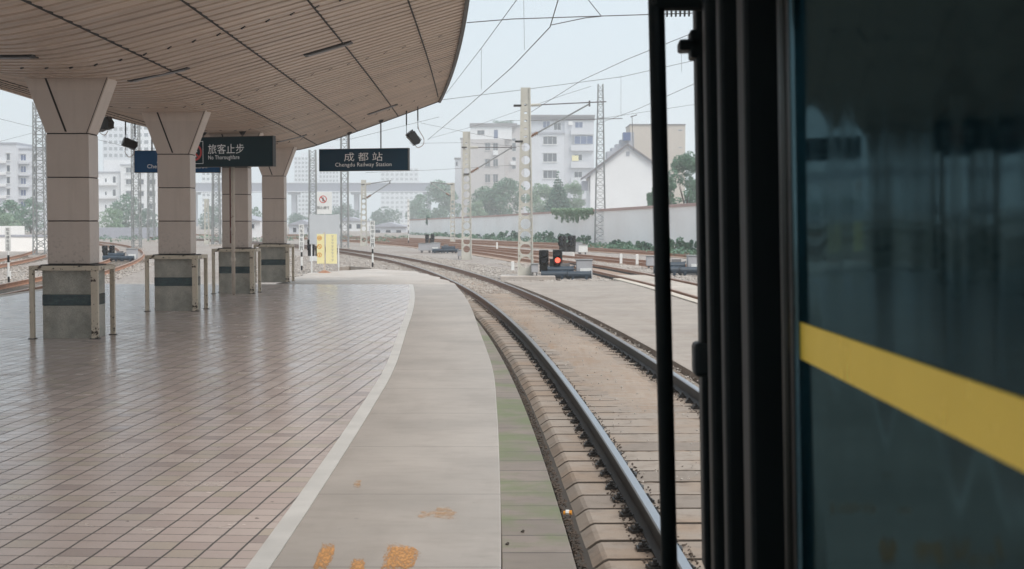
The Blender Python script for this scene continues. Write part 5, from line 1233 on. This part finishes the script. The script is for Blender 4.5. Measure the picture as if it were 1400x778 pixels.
# ------------------------------------------------------------------ small things on the ground
def blob(name, pts_px, z, mat, h=.003):
    pts = [G(x, y, z) for x, y in pts_px]; c = sum(pts, Vector())/len(pts); V = []
    out = []
    for i, p in enumerate(pts):
        q = pts[(i+1)%len(pts)]
        for k in range(5): v = p.lerp(q, k/5); out.append(((v.x+rnd.uniform(-.008,.008)), v.y+rnd.uniform(-.02,.02)))
    mb = MB(); mb.prism(out, z+.001, z+.001+h); return mb.build(name, mat, origin=(c.x, c.y, z))
tag(blob('paint_mark', [(424,784),(448,784),(460,741),(441,742)], 0, M['paint_mark']), 'worn orange paint stroke leaning right, leftmost at the bottom edge', 'paint mark', 'worn orange paint marks')
tag(blob('paint_mark', [(474,784),(499,784),(496,764),(480,763)], 0, M['paint_mark']), 'small worn orange paint patch, second from the left at the bottom', 'paint mark', 'worn orange paint marks')
tag(blob('paint_mark', [(519,784),(556,784),(578,757),(560,748),(538,741),(526,744)], 0, M['paint_mark']), 'large ragged orange paint patch right of the others at the bottom', 'paint mark', 'worn orange paint marks')
def mk():
    t = NT('faint_orange_paint'); gx = t.xyz(t.tc.outputs['Generated']); e_ = t.math('MINIMUM', t.math('SUBTRACT', 1, t.math('ABSOLUTE', t.math('SUBTRACT', t.math('MULTIPLY', gx[0], 2), 1))), t.math('SUBTRACT', 1, t.math('ABSOLUTE', t.math('SUBTRACT', t.math('MULTIPLY', gx[1], 2), 1)))); m = t.math('MULTIPLY', t.ramp(t.math('ADD', t.noise(13, 7, rough=.8), t.math('MULTIPLY', t.math('MINIMUM', e_, .5), .35)), .60, .78), .45)
    tr = t.n('ShaderNodeBsdfTransparent'); ms = t.n('ShaderNodeMixShader'); out = t.t.nodes['Material Output']
    t.color((.60,.36,.18)); t.rough(.7); t.l(m, ms.inputs[0]); t.l(t.b.outputs[0], ms.inputs[2]); t.l(tr.outputs[0], ms.inputs[1]); t.l(ms.outputs[0], out.inputs[0]); return t.m
M['paint_faint'] = mk()
tag(blob('paint_mark', [(560,708),(630,712),(625,702),(612,690),(598,692),(594,700),(562,701)], 0, M['paint_faint']), 'faint orange cross shaped smudge on the edge strip', 'paint mark', 'worn orange paint marks')
tag(blob('paint_mark', [(482,668),(494,668),(494,655),(484,655)], 0, M['paint_faint']), 'faint orange smudge nearest the white line', 'paint mark', 'worn orange paint marks')
q = G(776,704,-.285); r = empty('litter', q, 'small crumpled orange and white wrapper beside the rail', 'litter')
mb = MB(); mb.tube(q+Vector((-.03,0,.015)), q+Vector((.03,-.01,.018)), .014, 7, r1=.018); mb.build('wrapper', M['orange'], r); mb = MB(); mb.tube(q+Vector((-.012,-.002,.018)), q+Vector((.012,-.006,.02)), .0195, 7); mb.build('label_band', M['white'], r)
q = G(735,744,-.285)
for i, (x, y, lab) in enumerate(((714,728,'tiny dark stone on the mossy slab, left one'), (693,745,'tiny dark stone on the mossy slab against the platform edge'))):
    q = G(x, y, -.285); mb = MB(); mb.tube(q, q+Vector((.01,.01,.014)), .014, 6, r1=.008); tag(mb.build('pebble', M['gap_shade_pebble'], origin=q), lab, 'stone', 'tiny dark stones on the slab')

# ------------------------------------------------------------------ the coach we lean out of
X0 = .40
tr = empty('railway_coach', (X0+1.5, -9, -.15), 'dark green railway coach with a yellow stripe filling the right of the picture', 'train coach')
TM = Matrix.Translation((X0, 0, 1.85)) @ Matrix.Rotation(R_(-2.58), 4, 'Z') @ Matrix.Rotation(-.0165, 4, 'X') @ Matrix.Rotation(R_(-1.2), 4, 'Y')
def tb(): m_ = MB(); m_.M = TM; return m_
# local: x = into the coach (0 = outer skin), y = along, z = relative to eye height
U1 = 2.66; UE = 4.80; ZL, ZH = -1.0, 1.55
m_ = tb()   # body cross section with turned-in roof
prof = [(0, ZL), (0, ZH), (.06, ZH+.35), (.35, ZH+.62), (1.0, ZH+.78), (1.95, ZH+.78), (2.6, ZH+.62), (2.89, ZH+.35), (2.95, ZH), (2.95, ZL)]
m_.prism(prof, -20, U1, 'y'); m_.build('body', M['coach'], tr)
m_ = tb(); m_.box(.13, 2.82, U1, UE-.02, ZL, ZH+.5); m_.build('vestibule', M['coach_dark'], tr)
m_ = tb(); m_.box(-.003, .02, -20, U1-.004, -.2035, -.1375); m_.build('stripe', M['coach_yellow'], tr)
m_ = tb(); m_.box(-.0035, .012, U1+.004, U1+.052, -.2035, -.1375); m_.build('stripe', M['coach_yellow'], tr)
m_ = tb(); m_.box(-.012, .02, U1-.03, U1-.006, ZL, ZH); m_.box(-.001, .13, U1+.003, U1+.05, ZL, ZH); m_.build('door_post', M['coach'], tr, bevel=.006)
m_ = tb(); m_.tube((-.012, U1+.055, ZL), (-.012, U1+.055, ZH), .012, 10); m_.tube((-.006, U1+.0, ZL), (-.006, U1+.0, ZH), .010, 10); m_.build('trim_strip', M['coach_trim'], tr, smooth=True)
# recessed door
m_ = tb(); m_.box(.09, .13, U1+.09, U1+.78, ZL+.02, ZH-.02); dr = m_.build('door', M['coach'], tr, bevel=.01)
m_ = tb(); m_.box(.078, .09, U1+.2, U1+.66, -.1, .7); m_.build('door_window', M['glass'], dr)
m_ = tb(); m_.tube((.05, U1+.16, -.5), (.05, U1+.16, .2), .012, 8); m_.build('handle', M['coach_trim'], dr)
# ribbed end section
for (u0, u1, x0, x1) in ((3.47,3.62,.0,.13), (3.64,3.90,.035,.13), (3.92,4.02,-.012,.13), (4.04,4.36,.03,.13), (4.38,4.50,-.008,.13), (4.52,4.66,.03,.13), (4.68,UE,-.012,.30)):
    m_ = tb(); m_.box(x0, x1, u0, u1, ZL-.05, ZH+.2); m_.build('end_post', M['coach_dark'], tr, bevel=.012)
m_ = tb(); m_.box(.02, 2.93, U1+.01, UE-.03, ZH-.003, ZH+.6); m_.build('end_roof', M['coach_dark'], tr, bevel=.02)
m_ = tb(); m_.box(-.035, .04, UE-.13, UE-.01, -.42, -.31); m_.build('hinge', M['coach_lug'], tr, bevel=.015)
m_ = tb(); m_.box(-.065, .02, UE-.12, UE-.02, .625, .66); m_.box(-.03, .02, UE-.12, UE-.02, .60, .69); m_.build('hook', M['coach_dark'], tr, bevel=.008)
# grab pole with its arms
yP = 4.55
pt, pb = P(897, -6, yP), P(915.5, 790, yP)
dv = (pb-pt); top = pt-dv*.22; bot = pb+dv*.08
mb = MB(); mb.tube(top, bot, .0255, 16); gp = mb.build('grab_pole', M['coach_dark'], tr, smooth=True)
q = P(897, 2, yP); mb = MB(); mb.box(q.x-.02, q.x+.30, yP-.03, yP+.03, P(897,14.5,yP).z, P(897,-22,yP).z); mb.build('pole_arm', M['coach_dark'], tr, bevel=.02)
q = bot; mb = MB(); mb.box(q.x-.02, q.x+.25, yP-.03, yP+.03, q.z-.03, q.z+.04); mb.build('pole_arm', M['coach_dark'], tr, bevel=.01)
# underframe and bogie for the side views
m_ = tb(); m_.box(.25, 2.7, -20, UE-.3, ZL-.28, ZL-.003); m_.build('underframe', M['coach_dark'], tr)
for u in (1.2, -1.3, -15.5, -18):
    for x in (.62, 2.12):
        m_ = tb(); m_.tube((x, u, ZL-.56), (x+.12, u, ZL-.56), .44, 28); m_.tube((x-.03, u, ZL-.56), (x, u, ZL-.56), .12, 12); m_.build('wheel', M['rail_rust'], tr)
for u in (-.05, -16.75):
    m_ = tb(); m_.box(.45, .58, u-1.9, u+1.9, ZL-.62, ZL-.38); m_.box(2.3, 2.43, u-1.9, u+1.9, ZL-.62, ZL-.38); m_.box(.58, 2.3, u-.2, u+.2, ZL-.6, ZL-.35); m_.build('bogie_frame', M['coach_dark'], tr)
